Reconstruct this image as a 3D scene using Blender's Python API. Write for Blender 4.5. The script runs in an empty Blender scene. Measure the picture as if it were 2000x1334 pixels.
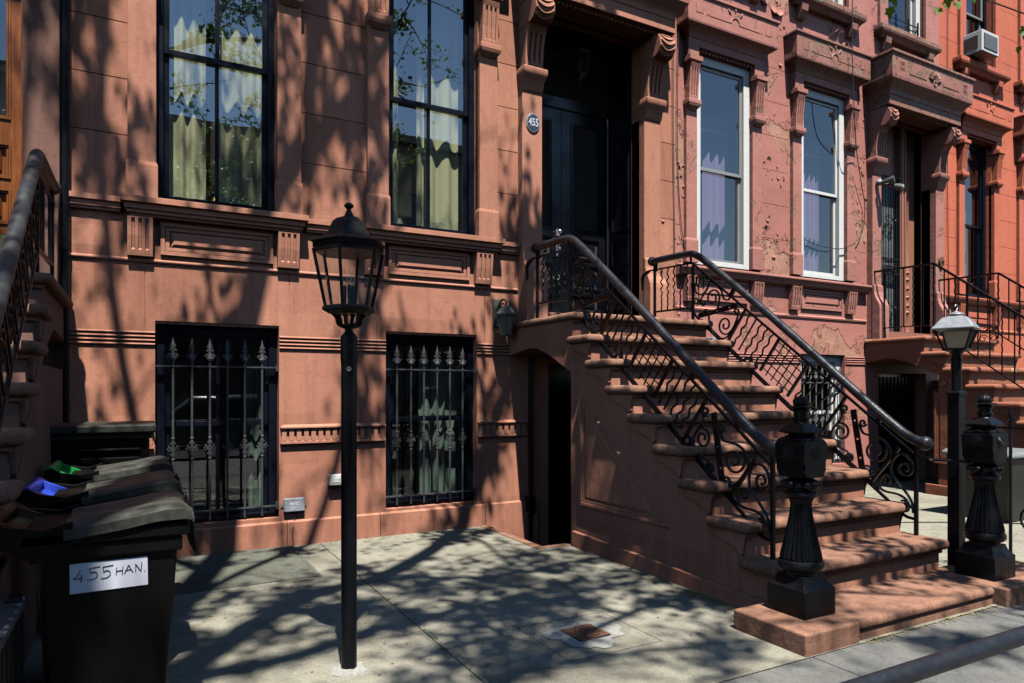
import bpy, bmesh, math, random
from mathutils import Vector, Matrix
R = math.radians
C = bpy.context.scene.collection
F = 6.165          # distance of the house fronts from the viewer (along Y)
HX = 1.35          # eye height
random.seed(7)

# ------------------------------------------------------------------ helpers
def link(o): C.objects.link(o); return o

def tag(o, label=None, cat=None, group=None, kind=None):
    if label: o['label'] = label
    if cat: o['category'] = cat
    if group: o['group'] = group
    if kind: o['kind'] = kind
    return o

def thing(name, label, cat, loc=(0, 0, 0), group=None):
    o = bpy.data.objects.new(name, None); o.empty_display_size = .1
    o.location = loc; link(o); return tag(o, label, cat, group)

def obj(name, bm, mat, parent=None, smooth=False, bevel=0, seg=2, recalc=True, angle=35):
    if recalc: bmesh.ops.recalc_face_normals(bm, faces=bm.faces)
    me = bpy.data.meshes.new(name); bm.to_mesh(me); bm.free()
    mats = mat if isinstance(mat, (list, tuple)) else [mat]
    for m in mats: me.materials.append(m)
    o = bpy.data.objects.new(name, me); link(o)
    if smooth:
        for p in me.polygons: p.use_smooth = True
        try: me.set_sharp_from_angle(angle=R(angle))
        except Exception: pass
    if bevel:
        b = o.modifiers.new('b', 'BEVEL'); b.width = bevel; b.segments = seg; b.limit_method = 'ANGLE'; b.angle_limit = R(40)
    if parent is not None:
        o.parent = parent
        if parent.type == 'EMPTY': o.matrix_parent_inverse = Matrix.Translation(-Vector(parent.location))
    return o

def copy_tree(o, parent=None, off=None):
    c = o.copy(); link(c)
    if parent is not None: c.parent = parent; c.matrix_parent_inverse = o.matrix_parent_inverse.copy()
    for ch in list(o.children): copy_tree(ch, c)
    return c

def BM(): return bmesh.new()

def box(bm, x0, x1, y0, y1, z0, z1, mi=0):
    v = [bm.verts.new(p) for p in [(x0,y0,z0),(x1,y0,z0),(x1,y1,z0),(x0,y1,z0),(x0,y0,z1),(x1,y0,z1),(x1,y1,z1),(x0,y1,z1)]]
    for f in [(0,1,2,3),(4,7,6,5),(0,4,5,1),(1,5,6,2),(2,6,7,3),(3,7,4,0)]:
        bm.faces.new([v[i] for i in f]).material_index = mi
    return v

def loops(bm, ls, cap=True, mi=0):
    rows = [[bm.verts.new(p) for p in l] for l in ls]
    n = len(rows[0])
    for a, b in zip(rows, rows[1:]):
        for i in range(n):
            j = (i + 1) % n
            bm.faces.new((a[i], a[j], b[j], b[i])).material_index = mi
    if cap:
        bm.faces.new(rows[0][::-1]).material_index = mi; bm.faces.new(rows[-1]).material_index = mi
    return rows

def mitre(bm, x0, x1, prof, yb=F + .05, p0=None, kx=1):
    """stacked mouldings: prof = [(projection, z)], returning round both ends"""
    if p0 is None: p0 = prof[0][0]
    loops(bm, [[(x0 - (p - p0) * kx, yb, z), (x0 - (p - p0) * kx, F - p, z), (x1 + (p - p0) * kx, F - p, z), (x1 + (p - p0) * kx, yb, z)] for p, z in prof])

def prism_x(bm, x0, x1, yz, mi=0):
    a = [bm.verts.new((x0, y, z)) for y, z in yz]; b = [bm.verts.new((x1, y, z)) for y, z in yz]
    n = len(yz)
    for i in range(n):
        j = (i + 1) % n; bm.faces.new((a[i], a[j], b[j], b[i])).material_index = mi
    bm.faces.new(a[::-1]).material_index = mi; bm.faces.new(b).material_index = mi

def lathe(bm, prof, c=(0, 0, 0), n=24, rot=0, flute=0, mi=0, sx=1):
    ls = []
    for r, z in prof:
        l = []
        for i in range(n):
            a = rot + 2 * math.pi * i / n
            rr = r * (1 - flute * (i % 2)) if flute else r
            l.append((c[0] + rr * math.cos(a), c[1] + rr * math.sin(a), c[2] + z))
        ls.append(l)
    return loops(bm, ls, mi=mi)

def squares(bm, prof, c, rot=0, mi=0):
    """stack of squares: prof=[(half width, z)]"""
    k = math.sqrt(2)
    loops(bm, [[(c[0] + h * k * math.cos(rot + R(45 + 90 * i)), c[1] + h * k * math.sin(rot + R(45 + 90 * i)), c[2] + z) for i in range(4)] for h, z in prof], mi=mi)

def tube(bm, pts, r, n=8, flat=None, cap=True, mi=0):
    pts = [Vector(p) for p in pts]; rs = r if isinstance(r, (list, tuple)) else [r] * len(pts)
    m = len(pts)
    if m < 2: return
    T = []
    for i in range(m):
        a = pts[max(i - 1, 0)]; b = pts[min(i + 1, m - 1)]
        d = (b - a); T.append(d.normalized() if d.length > 1e-9 else Vector((0, 0, 1)))
    up = Vector((1, 0, 0)) if abs(T[0].x) < .9 else Vector((0, 0, 1))
    u = (up - T[0] * up.dot(T[0])).normalized(); rows = []
    for i in range(m):
        u = (u - T[i] * u.dot(T[i]))
        u = u.normalized() if u.length > 1e-6 else T[i].orthogonal().normalized()
        w = T[i].cross(u)
        fx, fy = flat if flat else (1, 1)
        rot = math.pi / 4 if n == 4 else 0
        rows.append([pts[i] + (u * math.cos(rot + 2 * math.pi * k / n) * fx + w * math.sin(rot + 2 * math.pi * k / n) * fy) * rs[i] for k in range(n)])
    return loops(bm, rows, cap=cap, mi=mi)

def ball(bm, c, r, sc=(1, 1, 1), u=12, v=8):
    m = Matrix.Translation(c) @ Matrix.Diagonal((sc[0], sc[1], sc[2], 1))
    bmesh.ops.create_uvsphere(bm, u_segments=u, v_segments=v, radius=r, matrix=m)

def relief(bm, x0, x1, z0, z1, holes, y=F, mi=0):
    """wall front made of cells; holes=[(xa,xb,za,zb,depth,open)] sunk by depth, open ones without a back face"""
    xs = sorted({x0, x1} | {h[i] for h in holes for i in (0, 1) if x0 < h[i] < x1})
    zs = sorted({z0, z1} | {h[i] for h in holes for i in (2, 3) if z0 < h[i] < z1})
    nx, nz = len(xs) - 1, len(zs) - 1
    dep = [[0.0] * nz for _ in range(nx)]; op = [[False] * nz for _ in range(nx)]
    for i in range(nx):
        cx = (xs[i] + xs[i + 1]) / 2
        for k in range(nz):
            cz = (zs[k] + zs[k + 1]) / 2
            for h in holes:
                if h[0] < cx < h[1] and h[2] < cz < h[3]:
                    if h[5]: op[i][k] = True; dep[i][k] = h[4]
                    elif not op[i][k]: dep[i][k] = h[4]
    def q(*ps):
        bm.faces.new([bm.verts.new(p) for p in ps]).material_index = mi
    for i in range(nx):
        for k in range(nz):
            d = dep[i][k]
            if not op[i][k]: q((xs[i], y + d, zs[k]), (xs[i+1], y + d, zs[k]), (xs[i+1], y + d, zs[k+1]), (xs[i], y + d, zs[k+1]))
            if i + 1 < nx and abs(dep[i+1][k] - d) > 1e-6:
                a, b = sorted((d, dep[i+1][k])); q((xs[i+1], y + a, zs[k]), (xs[i+1], y + b, zs[k]), (xs[i+1], y + b, zs[k+1]), (xs[i+1], y + a, zs[k+1]))
            if k + 1 < nz and abs(dep[i][k+1] - d) > 1e-6:
                a, b = sorted((d, dep[i][k+1])); q((xs[i], y + a, zs[k+1]), (xs[i+1], y + a, zs[k+1]), (xs[i+1], y + b, zs[k+1]), (xs[i], y + b, zs[k+1]))

def slabs(bm, x0, x1, y0, y1, xj, yj, z, g=.004, d=.012, skip=()):
    """paving: cells in plan with sunk joints; skip = open rectangles"""
    holes = []
    for x in xj: holes.append((x - g, x + g, y0, y1, d, False))
    for yy in yj: holes.append((x0, x1, yy - g, yy + g, d, False))
    for s in skip: holes.append((s[0], s[1], s[2], s[3], s[4], s[5]))
    t = BM(); relief(t, x0, x1, y0, y1, holes, y=0)
    m = {}
    for f in t.faces:
        vs = []
        for v in f.verts:
            key = v.index if False else v
            if v not in m: m[v] = bm.verts.new((v.co.x, v.co.z, z - v.co.y))
            vs.append(m[v])
        bm.faces.new(vs)
    t.free()

def spiral(cy, cz, r0, r1, a0, turns, n=None, sgn=1):
    n = n or max(10, int(abs(turns) * 18)); out = []
    for i in range(n + 1):
        t = i / n; r = r0 + (r1 - r0) * t; a = R(a0) + sgn * 2 * math.pi * turns * t
        out.append((cy + r * math.cos(a), cz + r * math.sin(a)))
    return out

def smooth_pts(pts, k=6):
    P = [Vector(p) for p in pts]; out = []
    for i in range(len(P) - 1):
        p0 = P[max(i-1, 0)]; p1 = P[i]; p2 = P[i+1]; p3 = P[min(i+2, len(P)-1)]
        for j in range(k):
            t = j / k
            out.append(.5 * ((2*p1) + (p2-p0)*t + (2*p0-5*p1+4*p2-p3)*t*t + (-p0+3*p1-3*p2+p3)*t**3))
    out.append(P[-1]); return out

# ------------------------------------------------------------------ materials
def newmat(name):
    m = bpy.data.materials.new(name); m.use_nodes = True; nt = m.node_tree; nt.nodes.clear()
    out = nt.nodes.new('ShaderNodeOutputMaterial'); return m, nt, out

def N(nt, t, **kw):
    n = nt.nodes.new(t)
    for k, v in kw.items():
        if k in n.inputs: n.inputs[k].default_value = v
        else: setattr(n, k, v)
    return n

def noise(nt, co, scale, detail=6, rough=.55, dist=0):
    n = N(nt, 'ShaderNodeTexNoise'); n.inputs['Scale'].default_value = scale; n.inputs['Detail'].default_value = detail
    n.inputs['Roughness'].default_value = rough; n.inputs['Distortion'].default_value = dist
    nt.links.new(co, n.inputs['Vector']); return n.outputs['Fac']

def ramp(nt, fac, stops):
    r = N(nt, 'ShaderNodeValToRGB'); e = r.color_ramp.elements
    while len(e) > len(stops): e.remove(e[-1])
    while len(e) < len(stops): e.new(.5)
    for s, (p, c) in zip(e, stops):
        s.position = p; s.color = (c[0], c[1], c[2], 1) if isinstance(c, (tuple, list)) else (c, c, c, 1)
    nt.links.new(fac, r.inputs['Fac']); return r.outputs['Color']

def mix(nt, fac, a, b, mode='MIX'):
    m = N(nt, 'ShaderNodeMix', data_type='RGBA', blend_type=mode)
    for s, v in ((m.inputs[0], fac), (m.inputs[6], a), (m.inputs[7], b)):
        if hasattr(v, 'is_output') or isinstance(v, bpy.types.NodeSocket): nt.links.new(v, s)
        elif isinstance(v, (tuple, list)): s.default_value = (v[0], v[1], v[2], 1)
        else: s.default_value = v
    return m.outputs[2]

def coords(nt):
    g = N(nt, 'ShaderNodeNewGeometry'); return g.outputs['Position']

def bumpn(nt, h, strength, dist=.01, prev=None):
    b = N(nt, 'ShaderNodeBump'); b.inputs['Strength'].default_value = strength; b.inputs['Distance'].default_value = dist
    nt.links.new(h, b.inputs['Height'])
    if prev: nt.links.new(prev, b.inputs['Normal'])
    return b.outputs['Normal']

def princ(nt, out, col, rough=.8, metal=0, normal=None, spec=None):
    p = N(nt, 'ShaderNodeBsdfPrincipled')
    for s, v in ((p.inputs['Base Color'], col), (p.inputs['Roughness'], rough), (p.inputs['Metallic'], metal)):
        if isinstance(v, bpy.types.NodeSocket): nt.links.new(v, s)
        elif isinstance(v, (tuple, list)): s.default_value = (v[0], v[1], v[2], 1)
        else: s.default_value = v
    if spec is not None: p.inputs['Specular IOR Level'].default_value = spec
    if normal: nt.links.new(normal, p.inputs['Normal'])
    nt.links.new(p.outputs[0], out.inputs['Surface']); return p

def sc(c, k): return tuple(x * k for x in c)

def m_stone(name, col, var=.14, fine=.1, bump=.25, stain=.25, rough=.85, blocks=0):
    m, nt, out = newmat(name); co = coords(nt)
    mp = N(nt, 'ShaderNodeMapping'); nt.links.new(co, mp.inputs['Vector']); mp.inputs['Scale'].default_value = (1, 1, .35)
    big = noise(nt, mp.outputs[0], 1.7, 5, .6, .4)
    c = ramp(nt, big, [(.3, sc(col, 1 - var)), (.52, col), (.75, (col[0]*(1+var), col[1]*(1+var*1.3), col[2]*(1+var*1.5)))])
    if blocks:
        ad = N(nt, 'ShaderNodeVectorMath', operation='ADD'); nt.links.new(co, ad.inputs[0]); ad.inputs[1].default_value = (.23, 0, .173)
        sn = N(nt, 'ShaderNodeVectorMath', operation='SNAP'); nt.links.new(ad.outputs[0], sn.inputs[0]); sn.inputs[1].default_value = (.95, 50, .44)
        wn = N(nt, 'ShaderNodeTexWhiteNoise'); nt.links.new(sn.outputs[0], wn.inputs['Vector'])
        c = mix(nt, 1, c, ramp(nt, wn.outputs['Value'], [(0, (1 - blocks, 1 - blocks * 1.1, 1 - blocks * 1.2)), (1, (1 + blocks * .5, 1 + blocks * .55, 1 + blocks * .6))]), 'MULTIPLY')
    f = noise(nt, co, 90, 3, .7)
    c = mix(nt, 1, c, ramp(nt, f, [(.3, 1 - fine * 2), (.5, 1.0), (.8, 1 + fine)]), 'MULTIPLY')
    st = noise(nt, mp.outputs[0], 3.2, 8, .7, 1.2)
    c = mix(nt, ramp(nt, st, [(.56, 0.0), (.75, stain)]), c, sc(col, .45))
    m2 = N(nt, 'ShaderNodeMapping'); nt.links.new(co, m2.inputs['Vector']); m2.inputs['Scale'].default_value = (9, 9, .5)
    sk = noise(nt, m2.outputs[0], 1.3, 6, .7, .3); c = mix(nt, 1, c, ramp(nt, sk, [(.28, 1 - stain * .8), (.5, 1.0), (.75, 1.04)]), 'MULTIPLY')
    m3 = noise(nt, co, 7, 7, .75, 1.5); c = mix(nt, 1, c, ramp(nt, m3, [(.3, 1 - stain * .7), (.5, 1.0)]), 'MULTIPLY')
    sp = noise(nt, co, 60, 2, .4)
    c = mix(nt, ramp(nt, sp, [(.755, 0.0), (.775, .6)]), c, (.5, .42, .33))
    md = noise(nt, co, 14, 6, .6)
    nrm = bumpn(nt, f, bump, .004); nrm = bumpn(nt, md, bump, .01, nrm)
    princ(nt, out, c, rough, 0, nrm, .25); return m

def m_peel(name, col, under, thr=.6, scale=1.6, bump=.6):
    m, nt, out = newmat(name); co = coords(nt)
    big = noise(nt, co, 1.1, 4, .6, .3)
    c = ramp(nt, big, [(.35, sc(col, .86)), (.55, col), (.75, (col[0]*1.08, col[1]*1.2, col[2]*1.25))])
    pk = noise(nt, co, scale, 7, .62, .5)
    fine = noise(nt, co, 70, 3, .6)
    uc = ramp(nt, noise(nt, co, 5, 6, .65), [(.35, sc(under, .7)), (.55, under), (.7, (under[0]*1.15, under[1]*1.25, under[2]*1.25))])
    mask = ramp(nt, pk, [(thr, 0.0), (thr + .006, 1.0)])
    edge = ramp(nt, pk, [(thr - .012, 0.0), (thr, 1.0), (thr + .004, 0.0)])
    c = mix(nt, mask, c, uc); c = mix(nt, edge, c, sc(col, .28))
    c = mix(nt, 1, c, ramp(nt, fine, [(.3, .85), (.6, 1.05)]), 'MULTIPLY')
    nrm = bumpn(nt, fine, .2, .004)
    nrm = bumpn(nt, noise(nt, co, 9, 5, .6), .5, .012, nrm)
    inv = ramp(nt, pk, [(thr, 1.0), (thr + .01, 0.0)])
    nrm = bumpn(nt, inv, bump, .012, nrm)
    princ(nt, out, c, .6, 0, nrm, .35); return m

def m_simple(name, col, rough=.5, metal=0, var=.15, bump=.1, scale=30, spec=None, dist=.004):
    m, nt, out = newmat(name); co = coords(nt)
    f = noise(nt, co, scale, 5, .6)
    c = ramp(nt, f, [(.3, sc(col, 1 - var)), (.7, sc(col, 1 + var))])
    r = ramp(nt, noise(nt, co, scale * .4, 4, .6), [(.3, max(rough - .1, .05)), (.7, min(rough + .12, 1))])
    princ(nt, out, c, r, metal, bumpn(nt, f, bump, dist) if bump else None, spec); return m

def m_ground(name, col, dark, warm, seedoff=0):
    m, nt, out = newmat(name); co = coords(nt)
    mp = N(nt, 'ShaderNodeMapping'); nt.links.new(co, mp.inputs['Vector']); mp.inputs['Location'].default_value = (seedoff, seedoff * 2, 0)
    big = noise(nt, mp.outputs[0], 1.3, 7, .65, .6)
    c = ramp(nt, big, [(.32, dark), (.5, col), (.72, sc(col, 1.12))])
    md_ = noise(nt, mp.outputs[0], 9, 8, .75, .8); c = mix(nt, 1, c, ramp(nt, md_, [(.3, .72), (.5, 1.0), (.72, 1.1)]), 'MULTIPLY')
    gr_ = noise(nt, mp.outputs[0], 45, 4, .8); c = mix(nt, 1, c, ramp(nt, gr_, [(.32, .70), (.48, 1.0), (.7, 1.08)]), 'MULTIPLY')
    w = noise(nt, mp.outputs[0], 2.4, 6, .7, 1)
    c = mix(nt, ramp(nt, w, [(.58, 0.0), (.76, .5)]), c, warm)
    f = noise(nt, co, 160, 3, .8); sp = noise(nt, co, 420, 2, .6)
    c = mix(nt, 1, c, ramp(nt, f, [(.3, .6), (.5, 1.0), (.7, 1.2)]), 'MULTIPLY')
    c = mix(nt, 1, c, ramp(nt, sp, [(.35, .75), (.6, 1.08)]), 'MULTIPLY')
    nrm = bumpn(nt, f, .5, .003); nrm = bumpn(nt, noise(nt, co, 12, 5, .6), .3, .006, nrm)
    princ(nt, out, c, .9, 0, nrm, .2); return m

def m_glass(name, tint=(.8, .92, .86), ior=1.9, rough=.0):
    m, nt, out = newmat(name)
    F0 = ((ior - 1) / (ior + 1)) ** 2
    ge = N(nt, 'ShaderNodeNewGeometry'); dp = N(nt, 'ShaderNodeVectorMath', operation='DOT_PRODUCT'); nt.links.new(ge.outputs['Normal'], dp.inputs[0]); nt.links.new(ge.outputs['Incoming'], dp.inputs[1])
    def M_(op, a, b=None):
        q = N(nt, 'ShaderNodeMath', operation=op)
        for k, v in enumerate((a, b)):
            if v is None: continue
            if isinstance(v, (int, float)): q.inputs[k].default_value = v
            else: nt.links.new(v, q.inputs[k])
        return q.outputs[0]
    fac = M_('ADD', M_('MULTIPLY', M_('POWER', M_('SUBTRACT', 1.0, M_('ABSOLUTE', dp.outputs['Value'])), 5.0), 1 - F0), F0)
    tr = N(nt, 'ShaderNodeBsdfTransparent'); tr.inputs['Color'].default_value = (*tint, 1)
    gl = N(nt, 'ShaderNodeBsdfGlossy'); gl.inputs['Roughness'].default_value = rough; gl.inputs['Color'].default_value = (1, 1, 1, 1)
    co = coords(nt); wv = noise(nt, co, 1.4, 2, .5)
    b = N(nt, 'ShaderNodeBump'); b.inputs['Strength'].default_value = .05; b.inputs['Distance'].default_value = .02
    nt.links.new(wv, b.inputs['Height']); nt.links.new(b.outputs[0], gl.inputs['Normal'])
    mx = N(nt, 'ShaderNodeMixShader'); nt.links.new(fac, mx.inputs[0]); nt.links.new(tr.outputs[0], mx.inputs[1]); nt.links.new(gl.outputs[0], mx.inputs[2])
    nt.links.new(mx.outputs[0], out.inputs['Surface']); return m

def m_cloth(name, col, transl=.35):
    m, nt, out = newmat(name); co = coords(nt)
    d = N(nt, 'ShaderNodeBsdfDiffuse'); t = N(nt, 'ShaderNodeBsdfTranslucent')
    c = ramp(nt, noise(nt, co, 40, 3, .6), [(.3, sc(col, .9)), (.7, col)])
    nt.links.new(c, d.inputs['Color']); nt.links.new(c, t.inputs['Color'])
    mx = N(nt, 'ShaderNodeMixShader'); mx.inputs[0].default_value = transl
    nt.links.new(d.outputs[0], mx.inputs[1]); nt.links.new(t.outputs[0], mx.inputs[2]); nt.links.new(mx.outputs[0], out.inputs['Surface']); return m

def m_leaf(name, c1, c2):
    m, nt, out = newmat(name)
    g = N(nt, 'ShaderNodeNewGeometry')
    c = ramp(nt, g.outputs['Random Per Island'], [(0, c1), (1, c2)])
    d = N(nt, 'ShaderNodeBsdfPrincipled'); d.inputs['Roughness'].default_value = .55; t = N(nt, 'ShaderNodeBsdfTranslucent')
    nt.links.new(c, d.inputs['Base Color']); nt.links.new(mix(nt, 1, c, (1.6, 1.9, .6), 'MULTIPLY'), t.inputs['Color'])
    mx = N(nt, 'ShaderNodeMixShader'); mx.inputs[0].default_value = .35
    nt.links.new(d.outputs[0], mx.inputs[1]); nt.links.new(t.outputs[0], mx.inputs[2]); nt.links.new(mx.outputs[0], out.inputs['Surface']); return m

def m_wood(name, c1, c2, rough=.35):
    m, nt, out = newmat(name); co = coords(nt)
    mp = N(nt, 'ShaderNodeMapping'); nt.links.new(co, mp.inputs['Vector']); mp.inputs['Scale'].default_value = (14, 14, 1.2)
    f = noise(nt, mp.outputs[0], 2.5, 6, .6, 1.2)
    princ(nt, out, ramp(nt, f, [(.3, c1), (.7, c2)]), rough, 0, bumpn(nt, f, .25, .003), .5); return m

STONE = m_stone('brownstone', (.50, .218, .142), .14, .08, .25, .28, blocks=.13)
STONE_TRIM = m_stone('brownstone_trim', (.50, .222, .147), .12, .07, .22, .24)
STEP = m_stone('brownstone_step', (.30, .155, .103), .25, .16, .6, .55)
STONE_L = m_stone('brownstone_purple', (.22, .115, .09), .12, .08, .2, .25)
MAUVE = m_peel('mauve_peeling_paint', (.49, .20, .162), (.48, .25, .175), .57, 1.3, 1)
MAUVE_T = m_peel('mauve_peeling_trim', (.47, .20, .16), (.38, .21, .15), .60, 3.2, .9)
MAUVE_H = m_peel('mauve_worn_hood', (.36, .16, .125), (.32, .185, .13), .53, 4.5, 1)
ORANGE = m_stone('orange_paint', (.60, .165, .095), .1, .05, .4, .2, .6)
RUST = m_peel('rust_stoop_paint', (.36, .13, .075), (.50, .27, .15), .62, 3.0, .9)
IRON = m_simple('black_iron', (.004, .0047, .007), .38, 0, .3, .35, 60, .2)
IRON_W = m_simple('worn_black_rail', (.012, .014, .02), .40, 0, .5, .5, 45, .45)
IRON_G = m_simple('dusty_iron', (.085, .085, .092), .42, .3, .4, .35, 70, .5)
BLACK = m_simple('black_gloss_paint', (.006, .007, .011), .22, 0, .2, .08, 8, .6)
FRAME = m_simple('black_window_paint', (.005, .007, .014), .32, 0, .1, .05, 20, .2)
WHITE = m_simple('white_window_frame', (.72, .72, .70), .45, 0, .05, .08, 20)
ALU = m_simple('grey_aluminium', (.33, .34, .33), .4, .3, .08, .05, 20)
BIN = m_simple('black_bin_plastic', (.0045, .0045, .0045), .45, 0, .25, .25, 120, .12)
BINLID = m_simple('sheen_grey_bin_lid', (.05, .052, .044), .5, 0, .6, .25, 14, .22)  # sunlit sheen of the black lids put into the colour as grey
BINBLUE = m_simple('blue_plastic', (.03, .07, .55), .4, 0, .1, .05)
BINGREEN = m_simple('green_plastic', (.01, .35, .07), .4, 0, .1, .05)
PAPER = m_simple('white_paper', (.72, .75, .85), .6, 0, .03, .03)
INK = m_simple('black_ink', (.01, .01, .015), .5, 0, .05, 0)
GROUND = m_ground('areaway_concrete', (.285, .27, .215), (.175, .165, .13), (.25, .19, .10))
WALK = m_ground('sidewalk_stone', (.165, .163, .152), (.11, .11, .105), (.17, .14, .09), 3.7)
ASPHALT = m_ground('asphalt', (.06, .06, .062), (.04, .04, .042), (.08, .07, .06), 1)
HATCH = m_ground('mossy_slab', (.125, .13, .105), (.075, .08, .065), (.13, .12, .07), 5)
CEMENT = m_ground('white_cement', (.36, .35, .32), (.24, .24, .22), (.28, .23, .17), 2)
RUSTY = m_simple('rusty_drain', (.16, .075, .045), .8, .2, .5, .6, 60)
GLASS = m_glass('window_glass', (.95, .98, .90), 3.4)
GLASS2 = m_glass('neighbour_glass', (.8, .88, .9), 2.9)
GLASSB = m_glass('basement_glass', (.8, .9, .86), 2.0)
LGLASS = m_glass('lantern_glass', (.86, .9, .9), 1.35)
FROST = m_cloth('frosted_lantern_glass', (.36, .35, .29), .5)
CURT = m_cloth('cream_curtain', (.93, .92, .66), .3)
CURT2 = m_cloth('sheer_green_curtain', (.26, .31, .27), .3)
LILAC = m_cloth('lilac_curtain', (.58, .40, .62), .25)
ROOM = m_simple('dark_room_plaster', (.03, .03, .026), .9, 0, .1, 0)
WOOD = m_wood('varnished_orange_wood', (.14, .038, .010), (.30, .095, .022))
WOODB = m_wood('painted_brown_wood', (.30, .125, .085), (.38, .16, .11), .5)
BARK = m_stone('tree_bark', (.16, .13, .09), .4, .3, .9, .5, .9)
LEAF = m_leaf('young_green_leaves', (.020, .045, .008), (.055, .09, .018))
LAMPZINC = m_simple('weathered_zinc', (.32, .34, .36), .42, .5, .12, .1, 25)
VERDI = m_simple('weathered_bronze', (.085, .095, .09), .5, .3, .25, .2, 50)
CABLE = m_simple('black_cable', (.02, .018, .02), .5, 0, .1, 0)
GREYBOX = m_simple('grey_plastic', (.30, .32, .36), .5, 0, .05, .05)
STAINLESS = m_simple('white_enamel', (.62, .62, .60), .4, 0, .05, .05)
PLAQUE = m_simple('navy_enamel', (.035, .05, .085), .35, 0, .1, .05)
SILVER = m_simple('brushed_silver', (.62, .62, .62), .3, .8, .15, .1)
MOSS = m_simple('pollen_dust', (.22, .18, .07), .9, 0, .4, .5, 60)

# ------------------------------------------------------------------ ground
bm = BM()
slabs(bm, -2.9, 8.9, 2.33, F + .02, [1.397, 5.45], [4.9], 0, skip=[(3.03, 4.95, 5.06, F + .02, .5, True)])
tag(obj('areaway_ground', bm, GROUND, recalc=False), kind='structure')
bm = BM(); slabs(bm, 8.9, 60, 2.33, F + .02, [11.5], [4.5], 0, skip=[])
tag(obj('neighbour_areaway_ground', bm, GROUND, recalc=False), kind='structure')
bm = BM(); slabs(bm, -60, -2.9, 2.33, F + .02, [-5], [4.5], 0, skip=[])
tag(obj('left_areaway_ground', bm, GROUND, recalc=False), kind='structure')
bm = BM(); slabs(bm, -60, 60, -1.6, 2.33, [-4.6, -3.1, -1.6, -.1, 1.45, 2.99, 4.5, 6, 7.5, 9], [-.3, .98, 2.326], 0)
tag(obj('sidewalk', bm, WALK, recalc=False), kind='structure')
bm = BM(); box(bm, -60, 60, -1.75, -1.6, -.3, .0)
tag(obj('kerb', bm, WALK), kind='structure')
bm = BM(); box(bm, -60, 60, -12.5, -1.75, -.3, -.14)
tag(obj('road', bm, ASPHALT), kind='structure')
bm = BM(); box(bm, -60, 60, -20, -12.5, -.3, 0)
tag(obj('far_sidewalk', bm, WALK), kind='structure')
bm = BM(); box(bm, -300, 300, -300, 300, -.9, -.6)
tag(obj('ground', bm, ASPHALT), kind='structure')
# coping round the basement pit
t = thing('basement_stairwell', 'sunken well with a brownstone coping at the foot of the wall beside the stoop', 'stairwell', (3.1, 5.5, 0))
bm = BM()
box(bm, 2.965, 3.045, 5.0, F - .035, -.05, .008); box(bm, 3.045, 3.285, 5.0, 5.07, -.05, .0075)
obj('coping', bm, STEP, t, bevel=.004)
bm = BM()
box(bm, 2.97, 3.03, 5.07, F, -.62, -.051); box(bm, 3.03, 4.95, 5.0, 5.06, -.62, -.051); box(bm, 3.03, 4.95, 5.06, F, -.66, -.6)
box(bm, 3.03, 4.95, 5.75, F - .001, -.6, -.38)
obj('well_wall', bm, STEP, t)
# hatch, drain
t = thing('cellar_hatch', 'dark mossy cellar hatch slab set in the concrete below the barred window', 'hatch', (.6, 5.5, 0))
bm = BM(); box(bm, -.6, 1.13, 5.06, 6.1, -.02, .009); obj('slab', bm, HATCH, t, bevel=.004)
bm = BM()
for a in [(-.63, 1.16, 5.03, 5.058), (-.63, 1.16, 6.102, 6.128), (1.132, 1.16, 5.058, 6.102)]: box(bm, a[0], a[1], a[2], a[3], -.02, .006)
obj('frame', bm, HATCH, t)
t = thing('floor_drain', 'rusty square drain grate set in a ragged ring of white cement', 'drain', (2.17, 3.16, 0))
bm = BM(); ring = []; inner = []
for i in range(40):
    a = 2 * math.pi * i / 40; rr = .205 + .025 * math.sin(3 * a + 1) + .018 * math.sin(7 * a) + random.uniform(-.02, .02)
    ring.append(bm.verts.new((2.17 + rr * 1.1 * math.cos(a), 3.15 + rr * math.sin(a), .0045)))
    q = 1 / max(abs(math.cos(a)), abs(math.sin(a))) * .105
    inner.append((2.17 + q * math.cos(a), 3.15 + q * math.sin(a)))
iv = [bm.verts.new((x, y, .007)) for x, y in inner]; lv = [bm.verts.new((x, y, -.03)) for x, y in inner]
for i in range(40):
    j = (i + 1) % 40
    bm.faces.new((ring[i], ring[j], iv[j], iv[i])); bm.faces.new((iv[i], iv[j], lv[j], lv[i]))
obj('cement_ring', bm, CEMENT, t)
bm = BM()
vs = []
gr = Matrix.Rotation(R(6), 3, 'Z')
relief(bm, -.1, .1, -.1, .1, [(x - .006, x + .006, z - .006, z + .006, .012, False) for x in [i * .027 - .068 for i in range(6)] for z in [i * .027 - .068 for i in range(6)]], y=0)
for v in bm.verts:
    p = gr @ Vector((v.co.x, v.co.z, 0)); v.co = Vector((2.17 + p.x, 3.15 + p.y, .010 - v.co.y))
obj('grate', bm, RUSTY, t, recalc=False)
bm = BM()
for a in [(1.88, 2.47, 2.8585, 2.8615), (1.88, 2.47, 3.4085, 3.4115), (1.8785, 1.8815, 2.8615, 3.4085), (2.4685, 2.4715, 2.8615, 3.4085)]: box(bm, a[0], a[1], a[2], a[3], -.005, .0012)
obj('patch_joint', bm, INK, t)

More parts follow.
